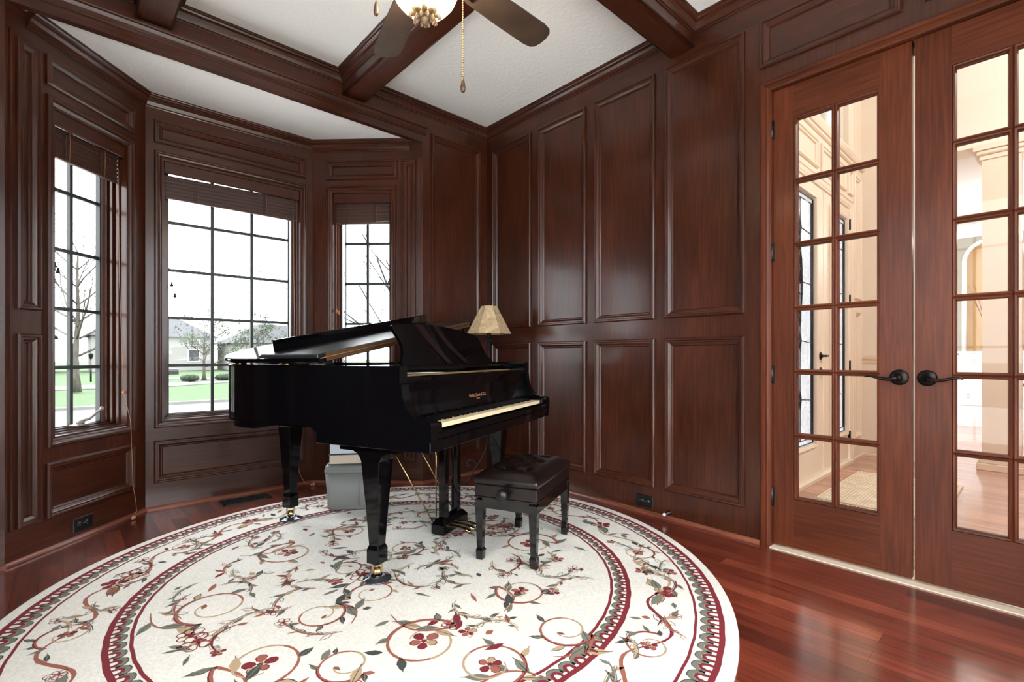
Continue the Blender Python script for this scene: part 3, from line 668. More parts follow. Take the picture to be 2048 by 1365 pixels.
def leafline(x, y, a, L, W, mi):
    c, q = math.cos(a), math.sin(a); pr = [(0, 0), (.2, .6), (.45, 1), (.7, .75), (1, 0), (.72, -.5), (.45, -.8), (.2, -.5), (0, 0)]
    ribbon([(x+c*u*L-q*v*W, y+q*u*L+c*v*W) for u, v in pr], .0032, mi)
def vine(x, y, b, cu, N, rmin, rmax, c):
    P_ = [(x, y)]; B = [b]
    for q in range(N): b += cu*.016*(1+.6*math.sin(q*.3)); P_.append((P_[-1][0]+.017*math.cos(b), P_[-1][1]+.017*math.sin(b))); B.append(b)
    rr_ = [math.hypot(p[0]-c[0], p[1]-c[1]) for p in P_]
    if max(rr_) > rmax or min(rr_) < rmin: return False
    if any((p[0]-s_[0])**2+(p[1]-s_[1])**2 < (s_[2]*.9)**2 for s_ in SP for p in P_[::3]): return False
    mi = random.choice((2, 5, 3, 1, 2)); ribbon(P_, [.003+.006*math.sin(q/N*math.pi) for q in range(N+1)], mi)
    ribbon([(p[0]+.008*math.sin(g), p[1]-.008*math.cos(g)) for p, g in zip(P_, B)][1:-2], .003, random.choice((5, 3, 4)))
    for q in range(2, N, 2):
        sd = 1 if (q//2) % 2 else -1; L = random.uniform(.025, .06); g = B[q]+sd*random.uniform(.4, .9)
        (leaf if random.random() < .5 else leafline)(P_[q][0], P_[q][1], g, L, L*.22, random.choice((3, 3, 4, 5, 2)))
    if random.random() < .55: flower(P_[-1][0], P_[-1][1], random.uniform(.022, .036), b, 5, 2, random.random() < .5)
    return True
random.seed(23); k = 0
for i in range(900):
    if k >= 62: break
    a = random.uniform(0, 6.283); rr = .95*math.sqrt(random.random())
    k += vine(INC[0]+rr*math.cos(a), INC[1]+rr*math.sin(a), random.uniform(0, 6.28), random.choice((-1, 1))*random.uniform(3, 9), random.randint(9, 17), 0, .985, INC)
k = 0
for i in range(900):
    if k >= 44: break
    a = random.uniform(0, 6.283); rr = random.uniform(1.13, 1.30)
    k += vine(RC[0]+rr*math.cos(a), RC[1]+rr*math.sin(a), a+math.pi/2*random.choice((-1, 1)), random.choice((-1, 1))*random.uniform(3, 8), random.randint(7, 12), 1.115, 1.325, RC)
o = rug.build('round_rug', [PILE, RED, TERRA, GREEN, CHAR, TAN], recalc=False)
tag(o, 'large round cream rug with red scalloped borders and scrolling vines', 'rug')

# ---------------------------------------------------------------- grand piano (local x = bass to treble, y = front to tail)
GP = thing('grand_piano', 'black lacquered grand piano with raised lid on the round rug', 'piano', (1.112, 1.706, 0), R(23.5))
W_ = 1.44
def smooth_poly(P_, n=6):
    out = []
    for i in range(len(P_)-1):
        p0 = P_[max(i-1, 0)]; p1 = P_[i]; p2 = P_[i+1]; p3 = P_[min(i+2, len(P_)-1)]
        for k in range(n):
            t = k/n; out.append(tuple(.5*((2*p1[a])+(-p0[a]+p2[a])*t+(2*p0[a]-5*p1[a]+4*p2[a]-p3[a])*t*t+(-p0[a]+3*p1[a]-3*p2[a]+p3[a])*t**3) for a in (0, 1)))
    out.append(P_[-1]); return out
TAIL = smooth_poly([(-.0006, .694), (-.0006, .95), (-.0006, 1.14), (.018, 1.235), (.06, 1.31), (.14, 1.395), (.26, 1.455), (.40, 1.49), (.55, 1.495), (.70, 1.46), (.83, 1.38), (.93, 1.26), (1.02, 1.10), (1.12, .96), (1.26, .83), (1.37, .72), (1.43, .60), (1.4406, .50)])
def inset(P_, d):
    out = []
    for i, p in enumerate(P_):
        a = Vector(P_[max(i-1, 0)]); b = Vector(P_[min(i+1, len(P_)-1)]); t = (b-a).normalized(); out.append((p[0]+t.y*d, p[1]-t.x*d))
    return out
def curvewall(mb, P_, d, z0, z1, mi=0):
    Q = inset(P_, d); n = len(P_)
    for (A, za, B, zb, sm) in ((P_, z0, P_, z1-.003, True), (P_, z1-.003, inset(P_, .003), z1, False), (inset(P_, .003), z1, Q, z1, False), (Q, z1, Q, z0, True), (Q, z0, P_, z0, False)):
        V = [(a[0], a[1], za) for a in A]+[(b[0], b[1], zb) for b in B]
        mb.add(V, [(i, i+1, n+i+1, n+i) for i in range(n-1)], mi, None, sm)
# rim / case
mb = MB(); ARM = [(0, .672), (0, .735), (.004, .748), (.014, .755), (.035, .758), (.062, .762), (.088, .772), (.110, .789), (.127, .812), (.139, .84), (.146, .870), (.148, .898), (.150, .907), (.158, .912), (.158, .985), (.70, .985), (.70, .70), (.69, .70), (.665, .696), (.645, .684), (.625, .674), (.60, .672)]
mb.prism(ARM, 0, .055, 0, None, 'x'); mb.build('side_arm', BLACK, GP, bevel=.0025); mb = MB()
mb.prism([(a, b) if a < .6 or b < .9 else (.52, b) if a > .7 else (a, b) for a, b in ARM if not (a > .6 and b < .9)]+[(.52, .672)], W_-.055, W_, 0, None, 'x')
mb.build('side_arm', BLACK, GP, bevel=.0025)
mb = MB(); curvewall(mb, TAIL, .055, .700, .985); mb.build('curved_rim', BLACK, GP, recalc=False)
mb = MB(); IN = inset(TAIL, .05)
mb.prism([(.05, .20), *IN, (1.39, .20)], .735, .75, 0); mb.build('soundboard', mat('spruce_soundboard', (150, 110, 66), .5), GP)
mb = MB(); IN2 = inset(TAIL, .062)
mb.prism([(.062, .26), *IN2, (1.378, .26)], .895, .905, 0); mb.build('iron_plate', GOLDP, GP)
mb = MB()
for i in range(60): u = .12+i*.0205; v1 = 1.30-.62*(u/1.35)**1.3; mb.tube([(u, .32, .918), (u*.8+.08, v1, .918)], .0007, 4)
mb.build('strings', CHROME, GP).__setitem__('kind', 'stuff')
mb = MB(); mb.box(.055, W_-.055, .27, .30, .905, .94, 0); mb.build('tuning_rail', GOLDP, GP)
# belly and key bed under the case
mb = MB(); mb.prism([(.018, .72), *inset([p for p in TAIL if p[1] > .72], .03), (1.40, .72)], .690, .702, 0)
mb.prism([(.02, 1.06), *inset([p for p in TAIL if p[1] > 1.08 and p[0] < 1.05], .022), (.99, 1.06)], .664, .701, 0); mb.build('belly_frame', BLACK, GP)
mb = MB(); mb.box(0, W_, .004, .63, .625, .672, 0, None, .002); mb.build('key_bed', BLACK, GP)
mb = MB(); mb.box(.055, W_-.055, .006, .036, .672, .703, 0, None, .004); mb.build('key_slip', BLACK, GP)
for a, b in ((.055, .104), (W_-.104, W_-.055)):
    mb = MB(); mb.prism([(.012, .70), (.012, .738), (.020, .746), (.19, .746), (.19, .70)], a, b, 0, None, 'x'); mb.build('cheek_block', BLACK, GP, bevel=.003)
# keys
WK = 1.226/52; k0 = .107
def key_mesh(L0, L1, notchL, notchR):
    mb = MB(); g = .0005
    w0, w1 = g, WK-g; a = w0+(.0 if not notchL else .006); b = w1-(.0 if not notchR else .006)
    P_ = [(w0, .030), (w1, .030), (w1, .078), (b, .078), (b, .175), (a, .175), (a, .078), (w0, .078)]
    mb.prism(P_, .715, .7355, 0); return mb
whites = 'ABCDEFG'; bi = 0
for i in range(52):
    nme = whites[i % 7]
    mb = key_mesh(0, 0, nme in 'BDEGA' and i > 0 and nme not in 'CF', nme in 'ACDFG')
    o = mb.build('white_key', IVORY, GP); o.location = (k0+i*WK, 0, 0)
    if nme in 'ACDFG' and i < 51:
        off = {'A': .002, 'C': -.002, 'D': .002, 'F': -.003, 'G': 0}[nme]
        mb = MB(); mb.loft([[(-.0055, .080, .735), (.0055, .080, .735), (.0055, .178, .735), (-.0055, .178, .735)], [(-.0052, .083, .742), (.0052, .083, .742), (.0052, .178, .743), (-.0052, .178, .743)], [(-.0042, .090, .7475), (.0042, .090, .7475), (.0042, .178, .7475), (-.0042, .178, .7475)]])
        o = mb.build('black_key', EBONY, GP); o.location = (k0+(i+1)*WK+off, 0, 0)
# fallboard with lettering
mb = MB(); mb.prism([(.176, .745), (.170, .760), (.176, .80), (.172, .87), (.160, .915), (.158, .934), (.176, .938), (.196, .932), (.205, .745)], .055, W_-.055, 0, None, 'x'); fb = mb.build('fallboard', BLACK, GP, bevel=.003)
mb = MB(); mb.box(.107, W_-.107, .163, .172, .736, .744); mb.build('felt_strip', FELT, GP)
def lettering(txt, size, u, z, y, parent, name='maker_lettering', align='CENTER'):
    c = bpy.data.curves.new(name, 'FONT'); c.body = txt; c.size = size; c.align_x = align; c.extrude = .0002; c.offset = size*.02
    tmp = bpy.data.objects.new('tmp', c); COL.objects.link(tmp); dg = bpy.context.evaluated_depsgraph_get(); dg.update()
    me = bpy.data.meshes.new_from_object(tmp.evaluated_get(dg)); bpy.data.objects.remove(tmp); bpy.data.curves.remove(c)
    o = bpy.data.objects.new(name, me); COL.objects.link(o); me.materials.clear(); me.materials.append(GILT); o.parent = parent; o.location = (u, y, z); o.rotation_euler = (R(90), 0, 0); return o
lettering('Hallet, Davis & Co.', .026, .735, .803, .1735, fb); lettering('Boston', .013, .74, .788, .1735, fb)
# music desk shelf and desk
mb = MB(); mb.box(.09, 1.35, .295, .60, .962, .980, 0, None, .003); mb.box(.055, .12, .28, .62, .95, .972); mb.box(1.32, W_-.055, .28, .62, .95, .972); mb.build('desk_shelf', BLACK, GP)
D = [(.262, .000), (.268, .030), (.285, .062), (.292, .090), (.284, .125), (.266, .155), (.246, .180), (.238, .196), (.246, .207), (.262, .208), (.30, .212), (.40, .222), (.50, .228), (.60, .228), (.72, .224), (.84, .215), (.95, .203), (1.05, .192), (1.11, .176), (1.135, .150), (1.150, .110), (1.180, .066), (1.222, .034), (1.252, .016), (1.272, .008), (1.278, 0)]
TL = Matrix.Translation((0, .335, .980)) @ Matrix.Rotation(R(-14), 4, 'X')
mb = MB(); mb.prism(D, 0, .016, 0, TL, 'y'); ds = mb.build('music_desk', BLACK, GP, bevel=.003)
mb = MB()
for P_ in ([(.445, .222), (.50, .15), (.57, .085), (.67, .006), (.72, .006), (.63, .085), (.56, .15), (.49, .224)], [(.60, .225), (.66, .15), (.74, .085), (.87, .006), (.92, .006), (.80, .085), (.71, .15), (.645, .224)]):
    Q = P_; mb.prism([(a, b) for a, b in Q], -.006, .002, 0, TL, 'y')
mb.build('desk_ribs', mat('brown_black_lacquer', (24, 15, 13), .25, 0, .4), ds)
# lid: rotated about the spine side, propped up on the treble side
LIDA = R(9.75)
LM = Matrix.Translation((-.012, 0, .993)) @ Matrix.Rotation(-LIDA, 4, 'Y')
mb = MB(); LO = [(u if u < 1.3 else u+.012, v) for u, v in inset([(a, b) for a, b in TAIL if b >= .60], -.016)]
LO = [(max(u+.012, 0.0), v) for u, v in LO]; LO = [(0, .60)]+LO+[(1.465, .60)]
r0 = [(u, v, 0) for u, v in LO]; cx_, cy_ = .6, .95
def sh(k, z): return [(u+(cx_-u)*k, v+(cy_-v)*k, z) for u, v in LO]
mb.loft([sh(.006, 0), sh(0, .005), sh(0, .014), sh(.004, .020), sh(.009, .022)], 0, LM); lid = mb.build('main_lid', BLACK, GP)
mb = MB(); mb.box(.0, 1.462, .602, .975, .0235, .0435, 0, LM, .004); fl = mb.build('folded_front_lid', mat('dusty_black_lacquer', (26, 27, 30), .35, 0, .3, bump=.1, bscale=300), GP)
mb = MB(); mb.box(.078, 1.43, .950, .972, .043, .104, 0, LM, .003); mb.build('lid_lip', BLACK, fl)
mb = MB(); mb.box(.05, 1.44, .5985, .6025, .003, .0205, 0, LM); mb.box(.05, 1.44, .5985, .6025, .0245, .041, 0, LM); mb.tube([tuple(LM @ Vector((.012, .598, .0225))), tuple(LM @ Vector((1.452, .598, .0225)))], .0028, 8)
mb.build('lid_hinge', HINGEM, fl)
mb = MB(); mb.tube([(1.37, .64, .93), (1.38, .64, 1.222)], .007, 8); mb.build('lid_prop', BLACK, GP)
for v in (.83, 1.16):
    mb = MB(); mb.box(-.004, .03, v-.03, v+.03, .984, .9935); mb.tube([(-.004, v-.032, .990), (-.004, v+.032, .990)], .004, 8); mb.build('lid_side_hinge', BRASS, GP)
mb = MB(); mb.box(.055, .10, 1.02, 1.05, .0222, .028, 0, LM); mb.build('lid_bumper', BLKPLAS, GP)
# legs
def rect_ring(c, a, b, z, ch=.0): return [(c[0]-a, c[1]-b, z), (c[0]+a, c[1]-b, z), (c[0]+a, c[1]+b, z), (c[0]-a, c[1]+b, z)]
CA = R(-50)
def piano_leg(c, ztop, zfoot, cup):
    mb = MB(); z = lambda t: zfoot+(ztop-zfoot)*t
    H = [(.033, 0.0), (.033, .135), (.026, .175), (.029, .30), (.036, .55), (.044, .80), (.050, 1.0)]
    mb.loft([rect_ring(c, r, r, z(t)) for r, t in H]); lg = mb.build('leg', BLACK, GP, bevel=.0015)
    # curved bracket block above the leg
    mb = MB(); A = [(-.050, ztop), (-.056, ztop+.014), (-.072, ztop+.034), (-.100, ztop+.046), (-.120, ztop+.050), (-.120, ztop+.075), (.120, ztop+.075), (.120, ztop+.050), (.100, ztop+.046), (.072, ztop+.034), (.056, ztop+.014), (.050, ztop)]
    A = [(a+c[1], b) for a, b in A]; mb.prism(A, c[0]-.050, c[0]+.050, 0, None, 'x'); mb.build('leg_bracket', BLACK, lg, bevel=.0015)
    # caster
    mb = MB(); mb.lathe([(.002, zfoot+.002), (.024, zfoot+.002), (.024, zfoot-.006), (.010, zfoot-.010), (.002, zfoot-.010)], (c[0], c[1], 0), 16)
    for s_ in (-1, 1):
        mb.box(s_*.020-.003, s_*.020+.003, -.012, .012, zfoot-.045, zfoot-.004, 0, Matrix.Translation((c[0], c[1], 0)) @ Matrix.Rotation(CA, 4, 'Z'), .001)
    mb.build('caster_fork', BRASS, lg)
    mb = MB(); Mq = Matrix.Translation((c[0], c[1], cup+.020)) @ Matrix.Rotation(CA, 4, 'Z') @ Matrix.Rotation(R(90), 4, 'Y'); mb.lathe([(.002, -.0155), (.017, -.0155), (.020, -.012), (.020, .012), (.017, .0155), (.002, .0155)], (0, 0, 0), 24, 0, Mq)
    mb.tube([tuple(Mq @ Vector((0, 0, -.022))), tuple(Mq @ Vector((0, 0, .022)))], .004, 8); mb.build('caster_wheel', BRASS, lg)
    return lg
LEGS = [(.085, .345), (1.355, .345), (.523, 1.378)]
for c, zt in ((LEGS[0], .555), (LEGS[1], .555), (LEGS[2], .595)): piano_leg(c, zt, .092, .028)
for q in ((.035, .135, .20, .52, .600, .628), (1.305, 1.405, .20, .52, .600, .628), (.43, .62, 1.26, 1.44, .640, .668)):
    mb = MB(); mb.box(*q); mb.build('leg_plate', BLACK, GP)
# lyre
LY = thing; lx0, lx1, ly0, ly1 = .655, .925, .345, .430
mb = MB(); mb.loft([[(lx0, ly0, .018), (lx1, ly0, .018), (lx1, ly1, .018), (lx0, ly1, .018)], [(lx0, ly0, .070), (lx1, ly0, .070), (lx1, ly1, .070), (lx0, ly1, .070)], [(lx0+.022, ly0+.020, .098), (lx1-.022, ly0+.020, .098), (lx1-.022, ly1-.015, .098), (lx0+.022, ly1-.015, .098)]])
lyre = mb.build('pedal_lyre', BLACK, GP, bevel=.002)
for u in (.720, .858):
    mb = MB(); mb.loft([rect_ring((u, .388), .021, .021, .095), rect_ring((u, .388), .021, .021, .628)]); mb.build('lyre_post', BLACK, lyre, bevel=.0015)
for u in (.742, .790, .838):
    mb = MB(); R_ = [(.010, .36, .042), (.010, .33, .044), (.008, .30, .047), (.012, .275, .047), (.016, .25, .042), (.015, .232, .036), (.006, .222, .032)]
    mb.loft([[(u-a, y, z-.004), (u+a, y, z-.004), (u+a*.8, y, z+.004), (u-a*.8, y, z+.004)] for a, y, z in R_], smooth=True); mb.build('pedal', BRASS, lyre, bevel=.002)
for a, b in (((.705, .43, .10), (.705, .43, .625)), ((.790, .425, .10), (.790, .425, .625)), ((.875, .425, .10), (.875, .425, .625))):
    mb = MB(); mb.tube([a, b], .0045, 8); mb.build('pedal_rod', BRASS, lyre)
for a, b in (((.668, .432, .085), (.60, .80, .69)), ((.90, .432, .085), (.84, .80, .69))):
    mb = MB(); mb.tube([a, b], .0042, 8); mb.build('lyre_brace', BRASS, lyre)
# caster cups on the rug
def cup(u, v, label):
    p = GP.matrix_basis @ Vector((u, v, 0)) if False else Matrix.Translation((1.112, 1.706, 0)) @ Matrix.Rotation(R(23.5), 4, 'Z') @ Vector((u, v, 0))
    mb = MB(); mb.lathe([(.002, 0), (.062, 0), (.064, .003), (.062, .006), (.048, .007), (.040, .014), (.032, .018), (.028, .017), (.024, .010), (.002, .009)], (0, 0, 0), 40)
    o = mb.build('caster_cup', mat('smoked_acrylic_cup', (96, 98, 102), .1, .75), None, (p.x, p.y, .0138)); return tag(o, label, 'caster cup', 'caster cups under the piano legs')
cup(*LEGS[0], 'dark round caster cup under the nearest piano leg'); cup(*LEGS[2], 'dark round caster cup under the tail leg, nearest the middle window')

# ---------------------------------------------------------------- bench
BENCHB = mat('bench_black_lacquer', (8, 8, 9), .1, 0, 0, .6)
BN = thing('piano_bench', 'black tufted leather piano bench with side knob', 'bench', (1.827, 1.887, .0138), R(24.2))
bl_, bw = .270, .165
def brect(a, b, z): return [(-a, -b, z), (a, -b, z), (a, b, z), (-a, b, z)]
for sx_ in (-1, 1):
    for sy_ in (-1, 1):
        mb = MB(); cx_, cy_ = sx_*(bl_-.022), sy_*(bw-.022)
        mb.loft([rect_ring((cx_, cy_), r, r, z) for r, z in ((.0165, 0), (.019, .045), (.0145, .058), (.0165, .12), (.021, .26), (.021, .300))]); mb.build('leg', BENCHB, BN, bevel=.0015)
mb = MB()
for s_ in (-1, 1): mb.box(-bl_+.04, bl_-.04, s_*(bw-.012)-.010, s_*(bw-.012)+.010, .262, .312); mb.box(s_*(bl_-.012)-.010, s_*(bl_-.012)+.010, -bw+.04, bw-.04, .262, .312)
mb.build('apron', BENCHB, BN)
mb = MB(); mb.box(-bl_-.003, bl_+.003, -bw-.003, bw+.003, .312, .318); mb.box(-bl_, bl_, -bw, bw, .318, .378, 0, None, .003); mb.build('seat_box', LEATH, BN)
# tufted cushion
def cushion():
    mb = MB(); nx, ny = 44, 28; a, b = bl_+.003, bw+.003; V = []; F = []
    T = [(-.155, -.055), (-.155, .055), (0.0, -.055), (0, .055), (.155, -.055), (.155, .055), (-.0775, 0), (.0775, 0)]
    for j in range(ny+1):
        for i in range(nx+1):
            u = -1+2*i/nx; v = -1+2*j/ny; x, y = a*u, b*v
            e = min(1, (1-abs(u)**10)*1.0)*min(1, (1-abs(v)**8)); h_ = .446-.03*(1-e)
            h_ += .010*(1-u*u)*(1-v*v)
            for tx, ty in T: h_ -= .020*math.exp(-((x-tx)**2+(y-ty)**2)/(2*.020**2))
            V.append((x*(1-.012*(1-e)), y*(1-.012*(1-e)), h_))
    for j in range(ny):
        for i in range(nx): k = j*(nx+1)+i; F.append((k, k+1, k+nx+2, k+nx+1))
    mb.add(V, F, 0, None, True)
    # side skirt
    per = [j for j in range(nx+1)]+[(j+1)*(nx+1)-1+0 for j in range(1, ny+1)]+[ny*(nx+1)+i for i in range(nx-1, -1, -1)]+[j*(nx+1) for j in range(ny-1, 0, -1)]
    top = [V[k] for k in per]; low = [(x*1.012, y*1.012, .400) for x, y, z in top]; bot = [(x*1.005, y*1.005, .381) for x, y, z in top]
    mb.loft([bot, low, top], 0, None, True); return mb, T
mb, T = cushion(); cu = mb.build('cushion', LEATH, BN)
for tx, ty in T:
    mb = MB(); mb.lathe([(.001, .4385), (.006, .4385), (.008, .4405), (.005, .4435), (.001, .4445)], (tx, ty, 0), 12); mb.build('tuft_button', LEATH, cu)
for s_ in (-1, 1):
    mb = MB(); Mq = Matrix.Translation((s_*bl_, 0, .345)) @ Matrix.Rotation(R(90*s_), 4, 'Y'); mb.lathe([(.002, 0), (.010, 0), (.010, .018), (.022, .020), (.028, .028), (.029, .042), (.026, .052), (.002, .054)], (0, 0, 0), 28, 0, Mq); mb.build('height_knob', BLKSAT, BN)

# ---------------------------------------------------------------- floor lamp
LPp = (2.525, 3.03)
FL_ = thing('floor_lamp', 'black iron floor lamp with parchment shade in the corner behind the piano', 'lamp', (*LPp, 0))
mb = MB(); mb.tube([(0, 0, .06), (0, 0, 1.28)], .0115, 12); mb.lathe([(.002, 0), (.03, 0), (.034, .006), (.016, .012), (.013, .03), (.002, .031)], (0, 0, 1.145), 20); mb.lathe([(.002, 0), (.019, 0), (.019, .09), (.002, .09)], (0, 0, 1.165), 16)
mb.lathe([(.002, -.012), (.018, -.008), (.02, .004), (.010, .014), (.002, .014)], (0, 0, .10), 16); mb.build('pole', IRON, FL_)
for k in range(3):
    a = R(25+120*k); mb = MB(); c_, s_ = math.cos(a), math.sin(a)
    pr = [(.012, .34), (.022, .40), (.045, .435), (.075, .435), (.092, .405), (.082, .375), (.060, .372)]
    P_ = [(r*c_, r*s_, z) for r, z in smooth_poly(pr, 4)]; mb.tube(P_[::1], .0045, 8)
    pr = [(.075, .435), (.05, .445), (.03, .40), (.06, .30), (.05, .20), (.012, .11)]
    pr2 = [(.012, .34), (.03, .27), (.075, .18), (.13, .10), (.165, .04), (.20, .012), (.235, .014), (.25, .04), (.235, .062), (.215, .055)]
    mb.tube([(r*c_, r*s_, z) for r, z in smooth_poly(pr2, 4)], .0055, 8)
    pr3 = [(.10, .15), (.125, .19), (.16, .195), (.178, .165), (.165, .14), (.148, .145)]
    mb.tube([(r*c_, r*s_, z) for r, z in smooth_poly(pr3, 4)], .0042, 8); mb.build('scroll_leg', IRON, FL_)
mb = MB(); n8 = 6; prf = [(.178, 1.208), (.166, 1.228), (.062, 1.430)]
V = []; F = []
for r, z in prf:
    for i in range(n8): a = 2*math.pi*(i+.337)/n8; V.append((r*math.cos(a), r*math.sin(a), z))
for j in range(2):
    for i in range(n8): F.append((j*n8+i, j*n8+(i+1) % n8, (j+1)*n8+(i+1) % n8, (j+1)*n8+i))
mb.add(V, F, 0); shd = mb.build('lamp_shade', SHADE, FL_); q = shd.modifiers.new('solid', 'SOLIDIFY'); q.thickness = .002; q.offset = -1
mb = MB()
for i in range(n8): a = 2*math.pi*(i+.337)/n8; mb.tube([(r*1.002*math.cos(a), r*1.002*math.sin(a), z) for r, z in prf], .0018, 6)
mb.build('shade_seams', mat('shade_stitching', (150, 122, 90), .8), shd)
mb = MB(); mb.lathe([(.001, 1.43), (.006, 1.432), (.009, 1.445), (.004, 1.455), (.001, 1.456)], (0, 0, 0), 12); mb.tube([(-.055, 0, 1.428), (.055, 0, 1.428)], .002, 6); mb.tube([(0, -.055, 1.428), (0, .055, 1.428)], .002, 6); mb.tube([(0, 0, 1.25), (0, 0, 1.43)], .003, 6); mb.build('shade_fitter', IRON, FL_)

# ---------------------------------------------------------------- cooler with books
CO = thing('cooler_box', 'grey plastic cooler box standing under the piano', 'cooler', (1.475, 3.175, ZR+.001), R(-35))
def rr(a, b, r, z, n=4):
    out = []
    for cx_, cy_, s0 in ((a-r, b-r, 0), (-a+r, b-r, 90), (-a+r, -b+r, 180), (a-r, -b+r, 270)):
        for k in range(n+1): t = R(s0+90*k/n); out.append((cx_+r*math.cos(t), cy_+r*math.sin(t), z))
    return out
a, b = .185, .13
mb = MB(); mb.loft([rr(a-.025, b-.025, .03, 0), rr(a-.012, b-.012, .035, .012), rr(a-.010, b-.010, .035, .10), rr(a, b, .035, .245)], 0, None, True)
mb.box(.035, .039, -b-.001, -b+.02, .03, .24); mb.build('body', COOLG, CO)
mb = MB(); mb.loft([rr(a+.004, b+.004, .035, .248), rr(a+.004, b+.004, .035, .268), rr(a-.001, b-.001, .035, .271), rr(a+.001, b+.001, .035, .274), rr(a-.004, b-.004, .035, .296), rr(a-.02, b-.02, .03, .304)], 0, None, True); mb.build('lid', COOLG, CO)
BK = thing('thick_book', 'thick dark-covered book lying on the cooler lid', 'book', (1.462, 3.167, ZR+.001+.305), R(-33))
mb = MB(); mb.box(-.155, .15, -.115, .12, 0, .005); mb.box(-.155, .15, -.115, .12, .062, .067); mb.box(.144, .15, -.115, .12, 0, .067); mb.build('cover', COVER, BK, bevel=.001)
mb = MB(); mb.box(-.148, .144, -.110, .114, .005, .062); mb.build('page_block', PAGES, BK)
mb = MB(); mb.box(-.148, .14, -.11, .11, 0, .062, 0, None, .003); o = mb.build('card_box', BOXW, None, (1.465, 3.175, ZR+.001+.373)); o.rotation_euler = (0, 0, R(-31)); tag(o, 'pale card box on top of the thick book under the piano', 'box')

# ---------------------------------------------------------------- ceiling fan
FC = (.962, 1.5155)
CF = thing('ceiling_fan', 'dark five-bladed ceiling fan with glowing bowl light hanging from the beam', 'ceiling fan', (*FC, ZB))
def zz(z): return z-ZB
mb = MB(); mb.lathe([(.002, 0), (.062, 0), (.066, -.012), (.05, -.045), (.022, -.06), (.002, -.06)], (0, 0, 0), 32); mb.tube([(0, 0, -.05), (0, 0, zz(2.56))], .013, 12); mb.build('downrod', DARKMET, CF)
mb = MB(); mb.lathe([(.002, zz(2.585)), (.04, zz(2.58)), (.095, zz(2.56)), (.115, zz(2.53)), (.115, zz(2.49)), (.10, zz(2.465)), (.06, zz(2.45)), (.05, zz(2.415)), (.075, zz(2.40)), (.075, zz(2.385)), (.002, zz(2.385))], (0, 0, 0), 40); mb.build('motor_housing', DARKMET, CF)
for k in range(5):
    a = R(2.5+72*k+0.0); Mq = Matrix.Rotation(a, 4, 'Z') @ Matrix.Translation((0, 0, zz(2.462))) @ Matrix.Rotation(R(-11), 4, 'X')
    mb = MB(); P_ = [(.20, -.045), (.24, -.055), (.40, -.063), (.58, -.066), (.62, -.060), (.637, -.045), (.645, -.015), (.645, .015), (.637, .045), (.62, .060), (.58, .066), (.40, .063), (.24, .055), (.20, .045)]
    mb.prism(P_, -.003, .003, 0, Mq); bld = mb.build('fan_blade', BLADE, CF, bevel=.001)
    mb = MB(); mb.loft([[(.10, -.014, -.008), (.10, .014, -.008), (.10, .014, -.002), (.10, -.014, -.002)], [(.18, -.020, -.009), (.18, .020, -.009), (.18, .020, -.003), (.18, -.020, -.003)], [(.25, -.036, -.008), (.25, .036, -.008), (.25, .036, -.003), (.25, -.036, -.003)]], 0, Mq); mb.build('blade_bracket', DARKMET, bld)
BOWL = mat('frosted_lit_bowl', (255, 244, 224), .6, emit=(255, 226, 178), estr=14)
mb = MB(); bp = [(.120, 2.374), (.122, 2.36), (.117, 2.34), (.106, 2.315), (.085, 2.29), (.058, 2.272), (.028, 2.263), (.002, 2.262)]
mb.lathe([(r, zz(z)) for r, z in bp], (0, 0, 0), 48); bw_ = mb.build('glass_bowl', BOWL, CF)
mb = MB(); mb.tube([(.123*math.cos(q*math.pi/24), .123*math.sin(q*math.pi/24), zz(2.376)) for q in range(49)], .004, 8); mb.build('bowl_rim', DARKMET, bw_)
mb = MB()
for k in range(8):
    a = R(45*k+10); mb.tube([(.012*math.cos(a), .012*math.sin(a), zz(2.262)), (.034*math.cos(a), .034*math.sin(a), zz(2.268)), (.048*math.cos(a), .048*math.sin(a), zz(2.262)), (.054*math.cos(a), .054*math.sin(a), zz(2.252)), (.046*math.cos(a), .046*math.sin(a), zz(2.246))], [.010, .013, .010, .006, .003], 8)
    a += R(22); mb.tube([(.008*math.cos(a), .008*math.sin(a), zz(2.256)), (.026*math.cos(a), .026*math.sin(a), zz(2.250)), (.034*math.cos(a), .034*math.sin(a), zz(2.240)), (.028*math.cos(a), .028*math.sin(a), zz(2.234))], [.009, .010, .006, .003], 8)
mb.lathe([(.001, zz(2.262)), (.016, zz(2.258)), (.018, zz(2.245)), (.010, zz(2.235)), (.001, zz(2.226))], (0, 0, 0), 16)
mb.build('leafy_finial', mat('antique_cream_finial', (150, 124, 96), .4, .3), bw_)
def pchain(x, y, z0, z1, zf):
    mb = MB(); n = int((z0-z1)/.0085)
    for i in range(n): z = zz(z0-i*.0085); mb.lathe([(.0004, -.0032), (.0026, -.0018), (.0034, 0), (.0026, .0018), (.0004, .0032)], (x, y, z), 6)
    mb.tube([(x, y, zz(z0)), (x, y, zz(z1))], .0008, 4); c = mb.build('pull_chain', BRASS, CF)
    mb = MB(); mb.lathe([(.001, .048), (.003, .046), (.006, .034), (.0095, .014), (.009, .004), (.006, -.004), (.001, -.005)], (x, y, zz(zf)), 16); mb.build('chain_fob', mat('dark_wood_fob', (90, 66, 50), .3, .3), c)
pchain(.101, -.093, 2.43, 2.03, 1.985); pchain(-.130, .119, 2.43, 2.31, 2.262)
for sx_, sy_ in ((.101, -.093), (-.130, .119)):
    mb = MB(); mb.tube([(sx_*.4, sy_*.4, zz(2.43)), (sx_, sy_, zz(2.432))], .003, 6); mb.build('chain_arm', DARKMET, CF)
for k in range(3):
    a = R(30+120*k); lamp('fan_bulb', (.085*math.cos(a), .085*math.sin(a), zz(2.372)), 12, (1, .90, .76), .02, parent=CF)

